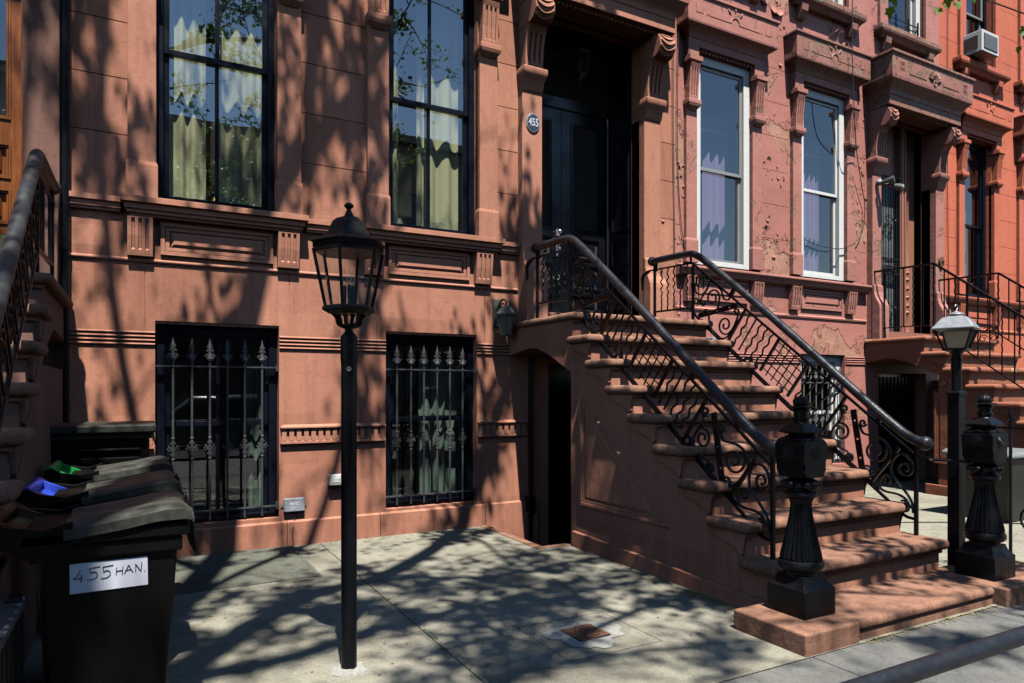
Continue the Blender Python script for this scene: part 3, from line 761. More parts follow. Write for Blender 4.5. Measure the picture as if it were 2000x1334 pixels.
# ---- stoop ---------------------------------------------------------------
def ogee(y, z):   # bracket under a tread end, y = nosing front, z = tread underside
    return [(y - .0, z), (y + .285, z), (y + .285, z - .035), (y + .25, z - .05), (y + .20, z - .065), (y + .15, z - .075), (y + .11, z - .09), (y + .075, z - .115), (y + .052, z - .145), (y + .03, z - .12), (y + .02, z - .05)]
def make_stoop(name, label, dx, dy, dz, mat, sidemat, w=1.68, bottom=True, panel=True, rough=0, group=None):
    X0 = 3.25 + dx; X1 = X0 + w; T = thing(name, label, 'staircase', (X0 + w / 2, 3.8 + dy, 0), group)
    ys = [2.72 + .278 * k + dy for k in range(9)]; zs = [.315 + .2145 * k + dz for k in range(9)]
    zs[8] = 2.03 + dz
    for k in range(9):
        bm = BM(); yb = ys[k] + .36 if k < 8 else F - .005
        box(bm, X0 if k < 8 else X0 + .03, X1, ys[k], yb, zs[k] - .068, zs[k])
        if rough:
            bmesh.ops.subdivide_edges(bm, edges=[e for e in bm.edges if e.calc_length() > 1], cuts=14, use_grid_fill=True)
            for v in bm.verts: v.co += Vector((0, random.uniform(-rough, rough), random.uniform(-rough, rough) * .6))
        else:
            bmesh.ops.subdivide_edges(bm, edges=[e for e in bm.edges if e.calc_length() > 1], cuts=11, use_grid_fill=True)
            for v in bm.verts: v.co += Vector((0, random.uniform(-.0025, .0025), random.uniform(-.002, .002)))
        o = obj('tread' if k < 8 else 'landing', bm, mat, T, bevel=.029, seg=5, smooth=True)
    # core with side wall, arch opening towards the house
    ya = F - .01; arch = [(ya, 1.70), (6.0 , 1.725), (5.74, 1.755), (5.6, 1.745), (5.43, 1.69), (5.28, 1.63), (5.15, 1.567), (5.07, 1.53), (5.02, 1.505)]
    arch = [(y, z + dz) for y, z in arch]
    sh = min(dy, .12); arch = [(y + (sh if y < 5.9 else 0), z) for y, z in arch]
    ys0 = arch[-1][0]; ar = arch[::-1]
    def bot(y, right):
        if y < ys0 or (abs(y - ys0) < 1e-6 and not right): return -.1
        for (a0, b0), (a1, b1) in zip(ar, ar[1:]):
            if a0 <= y <= a1: return b0 + (b1 - b0) * (y - a0) / (a1 - a0)
        return ar[-1][1]
    def top(y): return zs[max(k for k in range(9) if ys[k] + .05 <= y + 1e-6)] - .066
    br = sorted({round(q, 5) for q in [ys[k] + .05 for k in range(9)] + [p[0] for p in arch]})
    bm = BM(); xa, xb = X0 + .06, X1 - .06
    for y0, y1 in zip(br, br[1:]):
        tp = top((y0 + y1) / 2); b0, b1 = bot(y0 + 1e-5, True), bot(y1 - 1e-5, False)
        prism_x(bm, xa, xb, [(y0, b0), (y1, b1), (y1, tp), (y0, tp)])
    obj('core', bm, sidemat, T, bevel=0)
    bm = BM(); box(bm, X1 - .12, X1 - .065, 5.02 + sh, F - .01, -.1, 1.5); obj('far_wall', bm, sidemat, T)
    # riser fillet mouldings
    bm = BM()
    for k in range(9): box(bm, X0 + .045, X1 - .045, ys[k] + .032, ys[k] + .052, zs[k] - .092, zs[k] - .069)
    obj('moulding', bm, mat, T, bevel=.006)
    for k in range(1, 8):
        pr = ogee(ys[k] + .03, zs[k] - .0715)
        for q0, q1 in ((X0 + .038, X0 + .061), (X1 - .061, X1 - .038)):
            bm = BM()
            va = [bm.verts.new((q0, y, z)) for y, z in pr]; vb = [bm.verts.new((q1, y, z)) for y, z in pr]; m = len(pr)
            for i in range(m): j = (i + 1) % m; bm.faces.new((va[i], va[j], vb[j], vb[i]))
            fa = bm.faces.new(va[::-1]); fb = bm.faces.new(vb); bmesh.ops.triangulate(bm, faces=[fa, fb], ngon_method='EAR_CLIP')
            obj('end_bracket', bm, sidemat, T, bevel=.004)
    if panel:
        bm = BM(); xs = X0 + .06
        tri = [(4.857, 1.306), (4.857, .377), (3.741, .377)]
        tri = [(y + dy, z + dz) for y, z in tri]
        cy = sum(p[0] for p in tri) / 3; cz = sum(p[1] for p in tri) / 3
        def off(d):  # inset triangle towards incentre
            import itertools
            A, B, Cc = [Vector(p) for p in tri]; la, lb, lc = (B - Cc).length, (A - Cc).length, (A - B).length
            I = (A * la + B * lb + Cc * lc) / (la + lb + lc); r = abs((B - A).cross(Cc - A)) / (la + lb + lc)
            return [tuple(p + (I - p) * (d / r)) for p in (A, B, Cc)]
        for d0, d1, pr in ((0, .022, .018), (.024, .046, .011)):
            o1, o2 = off(d0), off(d1)
            va = [bm.verts.new((xs - pr, y, z)) for y, z in o1]; vb = [bm.verts.new((xs - pr, y, z)) for y, z in o2]
            vc = [bm.verts.new((xs + .003, y, z)) for y, z in o1]; vd = [bm.verts.new((xs + .003, y, z)) for y, z in o2]
            for i in range(3):
                j = (i + 1) % 3
                for q in ((va[i], va[j], vb[j], vb[i]), (va[i], va[j], vc[j], vc[i]), (vb[i], vb[j], vd[j], vd[i])): bm.faces.new(q)
        o1, o2 = off(.055), off(.075)
        loops(bm, [[(xs + .003, y, z) for y, z in o1], [(xs - .002, y, z) for y, z in o1], [(xs - .010, y, z) for y, z in o2]])
        obj('side_panel', bm, sidemat, T)
        bm = BM()
        prism_x(bm, xs - .03, xs + .01, [(2.78 + dy, -.08), (2.78 + dy, .085), (4.965 + dy, .135), (4.965 + dy, -.08)])
        obj('base_course', bm, sidemat, T, bevel=.006)
    if bottom:
        bm = BM(); box(bm, X0 + .14, X1 - .2, 2.34 + dy, 2.9 + dy, .052 + dz, .112 + dz)
        obj('tread', bm, mat, T, bevel=.026, seg=5, smooth=True)
        bm = BM(); box(bm, X0 + .15, X1 - .21, 2.355 + dy, 2.85 + dy, -.1, .056 + dz); obj('base_riser', bm, mat, T)
    return T
random.seed(11)
ST = make_stoop('stoop', 'ten step brownstone stoop rising to the black door of the 455 house', 0, 0, 0, STEP, STONE)
for a in [('plinth', (2.955, 3.385, 2.335, 2.82))]:
    bm = BM(); x0, x1, y0, y1 = a[1]; box(bm, x0, x1, y0, y1, -.05, .112); o = obj('plinth_block', bm, STEP, ST, bevel=.012, seg=3)
bm = BM(); box(bm, 4.735, 5.6, 2.275, 2.80, -.05, .114); obj('plinth_block', bm, STEP, ST, bevel=.012, seg=3)
bm = BM()
for k in range(0, 5):
    n = 90
    for i in range(n):
        x = random.uniform(3.9, 4.8); y = 2.72 + .278 * (k + 1) + .045 - abs(random.gauss(0, .016)); z = .315 + .2145 * k + .001
        if k == 0 and i % 2: y = 2.76 - abs(random.gauss(0, .015)); z = .113
        r = random.uniform(.003, .008); v = [bm.verts.new((x + r * math.cos(a), y + r * math.sin(a), z + random.uniform(0, .004))) for a in (0, 1.6, 3.1, 4.7)]; bm.faces.new(v)
for i in range(500):
    if random.random() < .6: x = random.uniform(3.0, 3.3); y = random.uniform(2.85, 3.5); x = 3.26 - abs(random.gauss(0, .05))
    else: x = random.uniform(3.4, 4.7); y = 2.335 - abs(random.gauss(0, .03))
    r = random.uniform(.003, .009); v = [bm.verts.new((x + r * math.cos(a), y + r * math.sin(a), .003 + random.uniform(0, .004))) for a in (0, 1.6, 3.1, 4.7)]; bm.faces.new(v)
tag(obj('pollen_litter', bm, MOSS, recalc=False), kind='stuff')
S2 = make_stoop('stoop', 'stoop at the left edge with rounded tread ends rising to the varnished wood door', -5.37, -.2, 0, STEP, STONE_L, panel=False)
S3 = make_stoop('stoop', 'rust red stoop with chipped worn nosings in front of the peeling mauve house', 5.72, .33, .035, RUST, RUST, w=1.8, panel=True, rough=.006, bottom=False)
bm = BM()
prism_x(bm, 8.97, 10.77, [(2.6, -.1), (2.6, .15), (3.09, .15), (3.09, -.1)]); obj('tread', bm, RUST, S3, bevel=.03, seg=4)

# ---- cast iron newels ------------------------------------------------------
def newel(name, cx, cy, z0, label):
    T = thing(name, label, 'newel post', (cx, cy, z0), 'cast iron newel posts at the foot of the stoop')
    c = (cx, cy, 0)
    bm = BM(); squares(bm, [(.126, .0), (.126, .148), (.120, .152), (.112, .158), (.098, .178), (.09, .20), (.088, .215)], (cx, cy, z0)); obj('base', bm, IRON, T, bevel=.004)
    bm = BM()
    lathe(bm, [(.085, .205), (.09, .215), (.088, .23), (.11, .24), (.121, .255), (.122, .275), (.115, .29), (.10, .298), (.098, .302)], (cx, cy, z0), 40)
    lathe(bm, [(.113, .302), (.108, .33), (.096, .38), (.082, .44), (.07, .50), (.061, .55), (.057, .59), (.058, .61), (.066, .63), (.074, .637)], (cx, cy, z0), 48, flute=.09)
    lathe(bm, [(.066, .630), (.066, .638), (.085, .645), (.091, .658), (.085, .672), (.072, .678), (.07, .69), (.082, .70), (.078, .71), (.076, .72)], (cx, cy, z0), 40)
    obj('column', bm, IRON, T, smooth=True)
    bm = BM()
    for i in range(12):
        a = 2 * math.pi * i / 12; ball(bm, (cx + .082 * math.cos(a), cy + .082 * math.sin(a), z0 + .712), .027, (1, 1, .85), 8, 6)
    lathe(bm, [(.07, .71), (.078, .735), (.06, .75)], (cx, cy, z0), 24)
    obj('leaf_collar', bm, IRON, T, smooth=True)
    bm = BM(); h = .094; z = z0
    # head with notched lower corners and pointed gables
    prof = [(-h, .79), (-h * .86, .775), (-h * .8, .76), (-h * .5, .755), (h * .5, .755), (h * .8, .76), (h * .86, .775), (h, .79), (h * .9, .81), (h * .98, .83), (h * 1.0, .84), (h * 1.12, .87), (h * 1.12, .94), (h * .8, .965), (h * .4, .955), (0, .975), (-h * .4, .955), (-h * .8, .965), (-h * 1.12, .94), (-h * 1.12, .87), (-h, .84), (-h * .98, .83), (-h * .9, .81)]
    for ax in (0, 1):
        va, vb = [], []
        for u, zz in prof:
            if ax == 0: va.append(bm.verts.new((cx + u * .93, cy - h, z + zz))); vb.append(bm.verts.new((cx + u * .93, cy + h, z + zz)))
            else: va.append(bm.verts.new((cx - h * 1.0, cy + u * .93, z + zz))); vb.append(bm.verts.new((cx + h * 1.0, cy + u * .93, z + zz)))
        n = len(prof)
        for i in range(n): j = (i + 1) % n; bm.faces.new((va[i], va[j], vb[j], vb[i]))
        fa = bm.faces.new(va[::-1]); fb = bm.faces.new(vb); bmesh.ops.triangulate(bm, faces=[fa, fb], ngon_method='EAR_CLIP')
    squares(bm, [(.092, .945), (.075, .972), (.05, .985), (.045, .99), (.078, 1.0), (.084, 1.01), (.05, 1.045), (.045, 1.05)], (cx, cy, z0))
    obj('head', bm, IRON, T, bevel=.004)
    bm = BM()
    for dx, dy in ((0, -1), (-1, 0), (1, 0), (0, 1)):
        for rr, e in ((.034, .004), (.022, .009), (.010, .013)):
            pc = Vector((cx + dx * (h + e * .6), cy + dy * (h + e * .6), z0 + .895))
            u = Vector((0, 0, 1)); w = Vector((dy, dx, 0))
            tube(bm, [pc + u * rr * math.cos(2*math.pi*i/16) + w * rr * math.sin(2*math.pi*i/16) for i in range(17)], .006, 6)
        for i in range(8):
            a = 2 * math.pi * i / 8; pc = Vector((cx + dx * (h + .006), cy + dy * (h + .006), z0 + .895)) + Vector((0, 0, 1)) * .018 * math.cos(a) + Vector((dy, dx, 0)) * .018 * math.sin(a); ball(bm, pc, .006, u=6, v=4)
    obj('rosette', bm, IRON, T, smooth=True)
    bm = BM()
    lathe(bm, [(.05, 1.045), (.042, 1.055), (.042, 1.07), (.048, 1.075), (.048, 1.085), (.04, 1.09), (.038, 1.11), (.045, 1.118), (.045, 1.125), (.036, 1.13)], (cx, cy, z0), 24)
    ls = []
    for r, zz in [(.036, 1.128), (.05, 1.135), (.062, 1.140), (.066, 1.146), (.058, 1.15), (.04, 1.152)]:
        ls.append([(cx + r * (1 + .10 * math.cos(6 * 2*math.pi*i/36)) * math.cos(2*math.pi*i/36), cy + r * (1 + .10 * math.cos(6 * 2*math.pi*i/36)) * math.sin(2*math.pi*i/36), z0 + zz) for i in range(36)])
    loops(bm, ls)
    lathe(bm, [(.036, 1.150), (.042, 1.16), (.042, 1.175), (.033, 1.192), (.018, 1.203), (.008, 1.206), (.007, 1.212), (.002, 1.216)], (cx, cy, z0), 32, flute=.08)
    obj('finial', bm, IRON, T, smooth=True)
    return T
newel('newel_post', 3.262, 2.612, .1125, 'black cast iron newel post with square head at the left foot of the stoop')
newel('newel_post', 4.965, 2.525, .1145, 'black cast iron newel post at the right foot of the stoop before the spear fence')

# ---- stoop railings ---------------------------------------------------------
A = Vector((5.165, 2.612)); E1 = Vector((-.791, -.612)); E2 = Vector((-.612, .791)) * -1  # along, down across
def railing(X, label):
    T = thing('stair_railing', label, 'railing', (X, 4.3, 0), 'iron scrollwork railings of the 455 stoop')
    V = lambda p: (X, p[0], p[1])
    def st(s, t): q = A + E1 * s + E2 * t; return (q.x, q.y)
    hr = [(5.80, 2.740), (5.5, 2.734), (5.25, 2.724), (5.17, 2.712), (5.11, 2.685), (5.04, 2.640), (4.827, 2.482), (4.19, 1.985), (3.483, 1.408), (3.209, 1.186), (3.082, 1.088), (3.0, 1.030), (2.93, .995), (2.85, .975)]
    bm = BM(); tube(bm, [V(p) for p in smooth_pts([Vector(p) for p in hr], 4)], .034, 20)
    for (y, z), d in ((hr[0], 1), (hr[-1], -1)):
        lp = [[(X + r * math.cos(2*math.pi*i/20), y + q * d, z + r * math.sin(2*math.pi*i/20)) for i in range(20)] for r, q in ((.03, -.03), (.047, -.025), (.05, -.01), (.05, .0), (.042, .018), (.04, .02), (.028, .032), (.006, .036))]
        loops(bm, lp)
    obj('handrail', bm, IRON_W, T, smooth=True)
    bm = BM()
    for s in (.62, 1.93, 2.46): 
        p = st(s, 0); q = (p[0] - E2.x * .09, p[1] - E2.y * .09); tube(bm, [V(p), V(q)], .026, 4, flat=(.7, 1))
    for y in (5.72, 5.2): tube(bm, [V((y, 2.62)), V((y, 2.71))], .012, 8)
    obj('rail_standoff', bm, IRON, T)
    bm = BM()
    tube(bm, [V(p) for p in [(5.83, 2.645), (5.22, 2.625), (5.165, 2.612), (2.93, .885)]], .014, 4, flat=(1, .8))
    tube(bm, [V(p) for p in smooth_pts([Vector(p) for p in [(5.75, 2.19), (5.25, 2.175), (5.18, 2.15), (5.05, 2.02), (4.3, 1.425), (3.6, .885), (3.2, .585), (3.06, .478), (3.0, .44), (2.94, .43)]], 4)], .013, 4, flat=(1, 1))
    tube(bm, [V(p) for p in [(5.05, 2.045), (4.3, 1.45), (3.6, .91), (3.2, .61)]], .008, 4)
    tube(bm, smooth_pts([Vector(V((5.83, 2.645))), Vector((X, 5.94, 2.60)), Vector((X, 5.95, 2.52)), Vector((X, 5.955, 2.45))]), [.012, .014, .02, .02, .02, .022, .022, .02, .02, .02, .018, .018, .016, .016, .014, .014, .012, .012, .01][:19], 8)
    obj('frame', bm, IRON, T)
    bm = BM()
    for p, q in (((5.75, 2.70), (5.75, 2.03)), ((5.17, 2.60), (5.17, 2.03)), ((2.925, .95), (2.925, .315)), ((4.49, 1.60), (4.49, 1.60 - .0))):
        if p != q: tube(bm, [V(p), V(q)], .016, 4)
    for y in (4.42, 3.62):
        k = int((y - 2.72) / .278); zb = .315 + .2145 * k; p = A.y - (A.x - y) * .7737 - .42; tube(bm, [V((y, p + .03)), V((y, zb))], .012, 4)
        tube(bm, [V(q) for q in spiral(y + .045, p - .01, .045, .02, 0, .8)], .014, 6)
    obj('post', bm, IRON, T)
    # pickets
    for k in range(5):
        y = 5.64 - k * .096; bm = BM(); pts = []
        for i in range(25):
            z = 2.185 + (2.625 - 2.185) * i / 24; u = max(0, math.sin(math.pi * (i / 24))) ** .5; pts.append((X + .006 * math.cos(i * 1.3), y + .012 * u * math.sin(i * 1.57), z))
        tube(bm, pts, .008, 6); obj('picket', bm, IRON, T)
    def perp(s, wavy, r=.008):
        bm = BM(); n = 21; pts = []
        for i in range(n):
            t = -.005 + .35 * i / (n - 1); a = 0
            if wavy: a = .014 * (2 * abs(2 * ((i / 6.6) % 1) - 1) - 1) * min(1, min(i, n - 1 - i) / 3)
            p = st(s + a, t); pts.append(V(p))
        tube(bm, pts, r, 4 if not wavy else 6); return bm
    for s in (.853, 1.33, 1.70, 2.14):
        obj('section_bar', perp(s, False, .015), IRON, T)
    for k in range(5): obj('picket', perp(.853 + .477 * (k + 1) / 6, k != 1, .0085), IRON, T)
    for k in range(5): obj('picket', perp(1.70 + .44 * (k + 1) / 6, k != 1, .0085), IRON, T)
    bm = BM()
    for k in range(4):
        s = 1.33 + .37 * (k + 1) / 5; tube(bm, [V(st(s, 0)), V(st(s, .345))], .006, 4)
    for k in range(5):
        t = .345 * (k + .5) / 5; tube(bm, [(X + .006, *st(1.33, t)), (X + .006, *st(1.70, t))], .005, 4)
    obj('lattice', bm, IRON, T)
    r = .0085
    bm = BM()
    def cv(pts, rr=r): tube(bm, [V(p) for p in smooth_pts([Vector(p) for p in pts], 5)], rr, 6, flat=(1.5, 1))
    def sp(*a, rr=r, **k):
        tube(bm, [V(p) for p in spiral(*a, **k)], rr, 6, flat=(1.5, 1))
    # upper scrolls
    sp(5.06, 2.42, .085, .022, 180, 1.4, sgn=-1); sp(4.90, 2.24, .09, .025, 200, 1.4, sgn=-1); sp(4.74, 1.965, .095, .02, 215, 1.5, sgn=1)
    sp(5.13, 2.23, .04, .015, 0, 1.1); sp(5.03, 2.20, .035, .012, 0, 1.1); sp(4.60, 2.07, .035, .012, 20, 1.1)
    sp(4.995, 2.11, .035, .012, 200, 1.0, sgn=-1)
    cv([(5.145, 2.42), (5.14, 2.34), (5.06, 2.29), (4.98, 2.33), (4.93, 2.40), (4.86, 2.36)])
    cv([(5.11, 2.20), (5.03, 2.28), (4.97, 2.35), (4.93, 2.42)]); cv([(4.82, 2.21), (4.84, 2.13), (4.94, 2.10), (5.0, 2.13)])
    cv([(4.83, 2.33), (4.79, 2.30), (4.76, 2.22), (4.70, 2.20), (4.67, 2.25)])
    cv([(4.96, 2.11), (4.94, 2.0), (4.89, 1.90), (4.80, 1.845), (4.72, 1.85), (4.65, 1.92), (4.60, 2.0), (4.575, 2.07)])
    # lower scrolls
    sp(3.52, 1.02, .075, .02, 60, 1.4); sp(3.235, .895, .095, .022, 150, 1.5); sp(3.008, .785, .062, .018, 140, 1.4); sp(3.145, .685, .042, .014, 0, 1.2)
    sp(3.015, .515, .036, .012, 60, 1.2); sp(3.445, .825, .034, .012, 0, 1.1); sp(3.49, 1.205, .034, .012, 250, 1.2); sp(3.335, 1.10, .03, .01, 200, 1.1); sp(3.30, .74, .04, .014, 0, 1.2)
    cv([(3.525, 1.21), (3.52, 1.13), (3.60, 1.03), (3.60, .95), (3.54, .90), (3.47, .87), (3.42, .80)])
    cv([(3.36, 1.09), (3.33, 1.02), (3.22, 1.0), (3.14, .95), (3.115, .86), (3.15, .80), (3.26, .72), (3.34, .74)])
    cv([(2.955, .83), (3.0, .88), (3.06, .88), (3.105, .82), (3.105, .74), (3.06, .68), (2.99, .60), (2.955, .54), (2.945, .47)])
    cv([(3.19, .69), (3.20, .63), (3.16, .60), (3.06, .59), (3.0, .56), (2.965, .50)])
    obj('scrollwork', bm, IRON, T)
    obj('section_bar', (lambda b: (tube(b, [V((3.052, .925)), V((3.268, .655))], .016, 4), b)[1])(BM()), IRON, T)
    # pierced plates
    for (ya, za), (yb, zb) in (((5.10, 2.085), (4.60, 2.135)), ((3.42, 1.20), (3.345, .745))):
        a = Vector((ya, za)); b = Vector((yb, zb)); L = (b - a).length; u = (b - a) / L; w = Vector((-u.y, u.x)); hw = .024
        tb = BM(); hs = []
        for k in range(3):
            c0 = L * (k + .6) / 3.2
            hs += [(c0 - .012, c0 + .012, -.004, .004, 0, True), (c0 - .004, c0 + .004, -.012, .012, 0, True)]
        relief(tb, 0, L, -hw, hw, hs, y=0)
        for v in tb.verts: q = a + u * v.co.x + w * v.co.z; v.co = Vector((X, q.x, q.y))
        bmesh.ops.remove_doubles(tb, verts=tb.verts, dist=1e-5); fs = list(tb.faces)
        ex = bmesh.ops.extrude_face_region(tb, geom=fs); bmesh.ops.translate(tb, vec=(.01, 0, 0), verts=[g for g in ex['geom'] if isinstance(g, bmesh.types.BMVert)])
        obj('pierced_plate', tb, IRON, T)
    return T
railing(3.40, 'near scrollwork iron railing with thick round handrail on the left side of the stoop')
railing(4.865, 'far scrollwork iron railing with thick round handrail on the right side of the stoop')

# ---- lamp posts ---------------------------------------------------------------
T = thing('lamp_post', 'tall black lamp post with a six sided glass lantern standing in the concrete areaway', 'lamp post', (.89, 3.29, 0))
cx, cy = .889, 3.292
bm = BM(); lathe(bm, [(.0375, -.02), (.0375, 1.47), (.0385, 1.47), (.0385, 1.48), (.0395, 1.485), (.0405, 1.50), (.0405, 1.60), (.038, 1.612), (.03, 1.62), (.02, 1.632), (.018, 1.645), (.024, 1.655), (.027, 1.66), (.02, 1.668), (.012, 1.67)], (cx, cy, 0), 32)
obj('pole', bm, IRON, T, smooth=True)
bm = BM(); rr_ = random.Random(4); lo_ = []
for r, z in ((.085, .001), (.06, .010), (.042, .014), (.036, .013)): lo_.append([(cx + r * rr_.uniform(.8, 1.2) * math.cos(2*math.pi*i/20), cy + r * rr_.uniform(.8, 1.2) * math.sin(2*math.pi*i/20), z + rr_.uniform(-.002, .003)) for i in range(20)])
loops(bm, lo_, cap=False); obj('footing', bm, CEMENT, T)
bm = BM(); lathe(bm, [(.012, 0), (.012, .004), (.008, .005)], (0, 0, 0), 12)
for v in bm.verts: v.co = Vector((cx - .012 + v.co.x, cy - .037 - v.co.z, 1.452 + v.co.y))
obj('bolt', bm, SILVER, T, smooth=True)
bm = BM(); k6 = 1 / math.cos(R(30)); rot6 = R(0)
HEX = lambda pr: lathe(bm, [(r * k6, z) for r, z in pr], (cx, cy, 0), 6, rot=rot6)
HEX([(.085, 1.716), (.10, 1.725), (.112, 1.733), (.112, 1.748), (.10, 1.752), (.095, 1.756)])
obj('lantern_base', bm, IRON, T, bevel=.002)
bm = BM()
for i in range(6):
    a = R(60 * i); b = Vector((math.cos(a), math.sin(a), 0)); o = Vector((cx, cy, 0))
    tube(bm, smooth_pts([o + b * .02 + Vector((0, 0, 1.655)), o + b * .05 + Vector((0, 0, 1.668)), o + b * .06 + Vector((0, 0, 1.70)), o + b * .085 + Vector((0, 0, 1.725)), o + b * .1 + Vector((0, 0, 1.73))], 3), .010, 6)
obj('lantern_arm', bm, IRON, T, smooth=True)
bm = BM()
for i in range(6):
    a = R(60 * i); b = Vector((math.cos(a), math.sin(a), 0)); o = Vector((cx, cy, 0))
    tube(bm, [o + b * .098 * k6 + Vector((0, 0, 1.75)), o + b * .147 * k6 + Vector((0, 0, 2.02))], .008, 6)
obj('glazing_bar', bm, IRON, T)
bm = BM(); pb = [(cx + .094 * k6 * math.cos(R(60*i)), cy + .094 * k6 * math.sin(R(60*i)), 1.755) for i in range(6)]; pt = [(cx + .143 * k6 * math.cos(R(60*i)), cy + .143 * k6 * math.sin(R(60*i)), 2.015) for i in range(6)]
loops(bm, [pb, pt], cap=False); obj('lantern_glass', bm, LGLASS, T, recalc=False)
bm = BM(); HEX([(.142, 2.008), (.153, 2.012), (.153, 2.02), (.145, 2.024), (.148, 2.045), (.160, 2.054), (.160, 2.060), (.135, 2.074), (.105, 2.088), (.088, 2.108), (.078, 2.135), (.070, 2.158), (.054, 2.176), (.03, 2.186), (.026, 2.188)])
for i in range(6):
    for q in range(14):
        a0 = Vector((math.cos(R(60*i)), math.sin(R(60*i)))) * .150 * k6; a1 = Vector((math.cos(R(60*(i+1))), math.sin(R(60*(i+1))))) * .150 * k6
        p = a0 + (a1 - a0) * (q + .5) / 14; tube(bm, [(cx + p.x, cy + p.y, 2.026), (cx + p.x, cy + p.y, 2.047)], .003, 4)
lathe(bm, [(.028, 2.182), (.024, 2.19), (.018, 2.205), (.011, 2.218), (.009, 2.223), (.012, 2.227), (.022, 2.236), (.024, 2.241), (.018, 2.25), (.006, 2.257), (.001, 2.26)], (cx, cy, 0), 20)
obj('lantern_roof', bm, IRON, T, bevel=.0015)
bm = BM(); 
for i in range(3):
    a = R(120 * i + 20); x, y = cx + .022 * math.cos(a), cy + .022 * math.sin(a)
    lathe(bm, [(.008, 1.75), (.009, 1.855)], (x, y, 0), 10)
obj('candle_holder', bm, m_simple('teal_candle', (.03, .06, .075), .5), T, smooth=True)
bm = BM()
for i in range(3):
    a = R(120 * i + 20); x, y = cx + .022 * math.cos(a), cy + .022 * math.sin(a)
    lathe(bm, [(.006, 1.856), (.014, 1.875), (.016, 1.89), (.010, 1.91), (.003, 1.93), (.001, 1.935)], (x, y, 0), 12)
obj('bulb', bm, m_glass('bulb_glass', (.9, .9, .9), 1.6), T, smooth=True)

T = thing('lamp_post', 'short black post lamp with weathered zinc roofed lantern to the right of the stoop', 'lamp post', (5.1, 2.78, 0))
cx, cy = 5.1, 2.78; zz = 0
bm = BM(); squares(bm, [(.040, -.02), (.040, 1.315), (.049, 1.318), (.049, 1.333), (.037, 1.345), (.034, 1.346)], (cx, cy, 0)); obj('sleeve', bm, IRON, T, bevel=.003)
bm = BM(); lathe(bm, [(.034, 1.34), (.034, 1.55), (.038, 1.555), (.038, 1.575), (.032, 1.58), (.032, 1.60), (.05, 1.625), (.06, 1.632)], (cx, cy, 0), 24); obj('pole', bm, IRON, T, smooth=True)
rq = R(18)
bm = BM(); squares(bm, [(.05, 1.622), (.075, 1.632), (.075, 1.644), (.06, 1.648)], (cx, cy, 0), rq); obj('lantern_base', bm, IRON, T, bevel=.002)
bm = BM(); kk = math.sqrt(2)
for i in range(4):
    a = rq + R(45 + 90 * i); b = Vector((math.cos(a), math.sin(a), 0)) * kk; o = Vector((cx, cy, 0))
    tube(bm, [o + b * .066 + Vector((0, 0, 1.64)), o + b * .112 + Vector((0, 0, 1.782))], .007, 4)
obj('glazing_bar', bm, IRON, T)
bm = BM()
for i in (2, 3, 0):
    ps = [(cx + h * kk * math.cos(rq + R(45 + 90 * j)), cy + h * kk * math.sin(rq + R(45 + 90 * j)), z) for h, z, j in ((.062, 1.648, i), (.062, 1.648, i + 1), (.108, 1.78, i + 1), (.108, 1.78, i))]
    if i in (2,3): bm.faces.new([bm.verts.new(p) for p in ps])
obj('lantern_glass', bm, FROST, T, recalc=False)
bm = BM(); squares(bm, [(.118, 1.776), (.128, 1.782), (.128, 1.79), (.118, 1.80), (.095, 1.835), (.075, 1.862), (.05, 1.872), (.045, 1.875)], (cx, cy, 0), rq)
lathe(bm, [(.04, 1.87), (.04, 1.88), (.052, 1.884), (.05, 1.892), (.02, 1.905), (.008, 1.912), (.005, 1.92)], (cx, cy, 0), 20)
obj('lantern_roof', bm, LAMPZINC, T, bevel=.002)
bm = BM(); tube(bm, [(cx, cy, 1.915)] + [(cx + .016 * math.cos(a) - .0, cy, 1.94 + .018 * math.sin(a)) for a in [R(-90 + 30 * i) for i in range(10)]], .003, 6); obj('finial', bm, LAMPZINC, T)

# wall lantern beside the stoop
T = thing('wall_lantern', 'small weathered bronze wall lantern on the brownstone wall left of the stoop landing', 'wall lamp', (3.2, F, 2.0))
lx, ly = 3.185, F - .17
bm = BM()
prism_x(bm, 3.12, 3.2, [(F + .005, 1.98), (F - .02, 1.99), (F - .03, 2.06), (F - .03, 2.18), (F - .015, 2.26), (F + .005, 2.27)])
tube(bm, smooth_pts([Vector((3.17, F - .02, 2.17)), Vector((lx, F - .08, 2.25)), Vector((lx, ly, 2.235)), Vector((lx, ly, 2.20))]), .012, 8)
tube(bm, smooth_pts([Vector((3.17, F - .02, 2.1)), Vector((lx, F - .07, 2.2)), Vector((lx, F - .11, 2.215)), Vector((lx, F - .13, 2.2))]), .008, 8)
obj('bracket', bm, VERDI, T, bevel=.004)
bm = BM(); lathe(bm, [(.105, 2.085), (.112, 2.095), (.112, 2.108), (.098, 2.115), (.085, 2.135), (.06, 2.165), (.035, 2.18), (.012, 2.19), (.008, 2.215), (.014, 2.225), (.004, 2.24)], (lx, ly, 0), 6, rot=R(0)); lathe(bm, [(.05, 1.885), (.06, 1.892), (.06, 1.90), (.05, 1.905)], (lx, ly, 0), 6); 
for i in range(6):
    a = R(60 * i); b = Vector((math.cos(a), math.sin(a), 0)); o = Vector((lx, ly, 0)); tube(bm, [o + b * .056 + Vector((0, 0, 1.9)), o + b * .095 + Vector((0, 0, 2.09))], .006, 4)
obj('cage', bm, VERDI, T, bevel=.001)
bm = BM(); loops(bm, [[(lx + .051 * math.cos(R(60*i)), ly + .051 * math.sin(R(60*i)), 1.9) for i in range(6)], [(lx + .091 * math.cos(R(60*i)), ly + .091 * math.sin(R(60*i)), 2.088) for i in range(6)]], cap=False); obj('lantern_glass', bm, FROST, T, recalc=False)
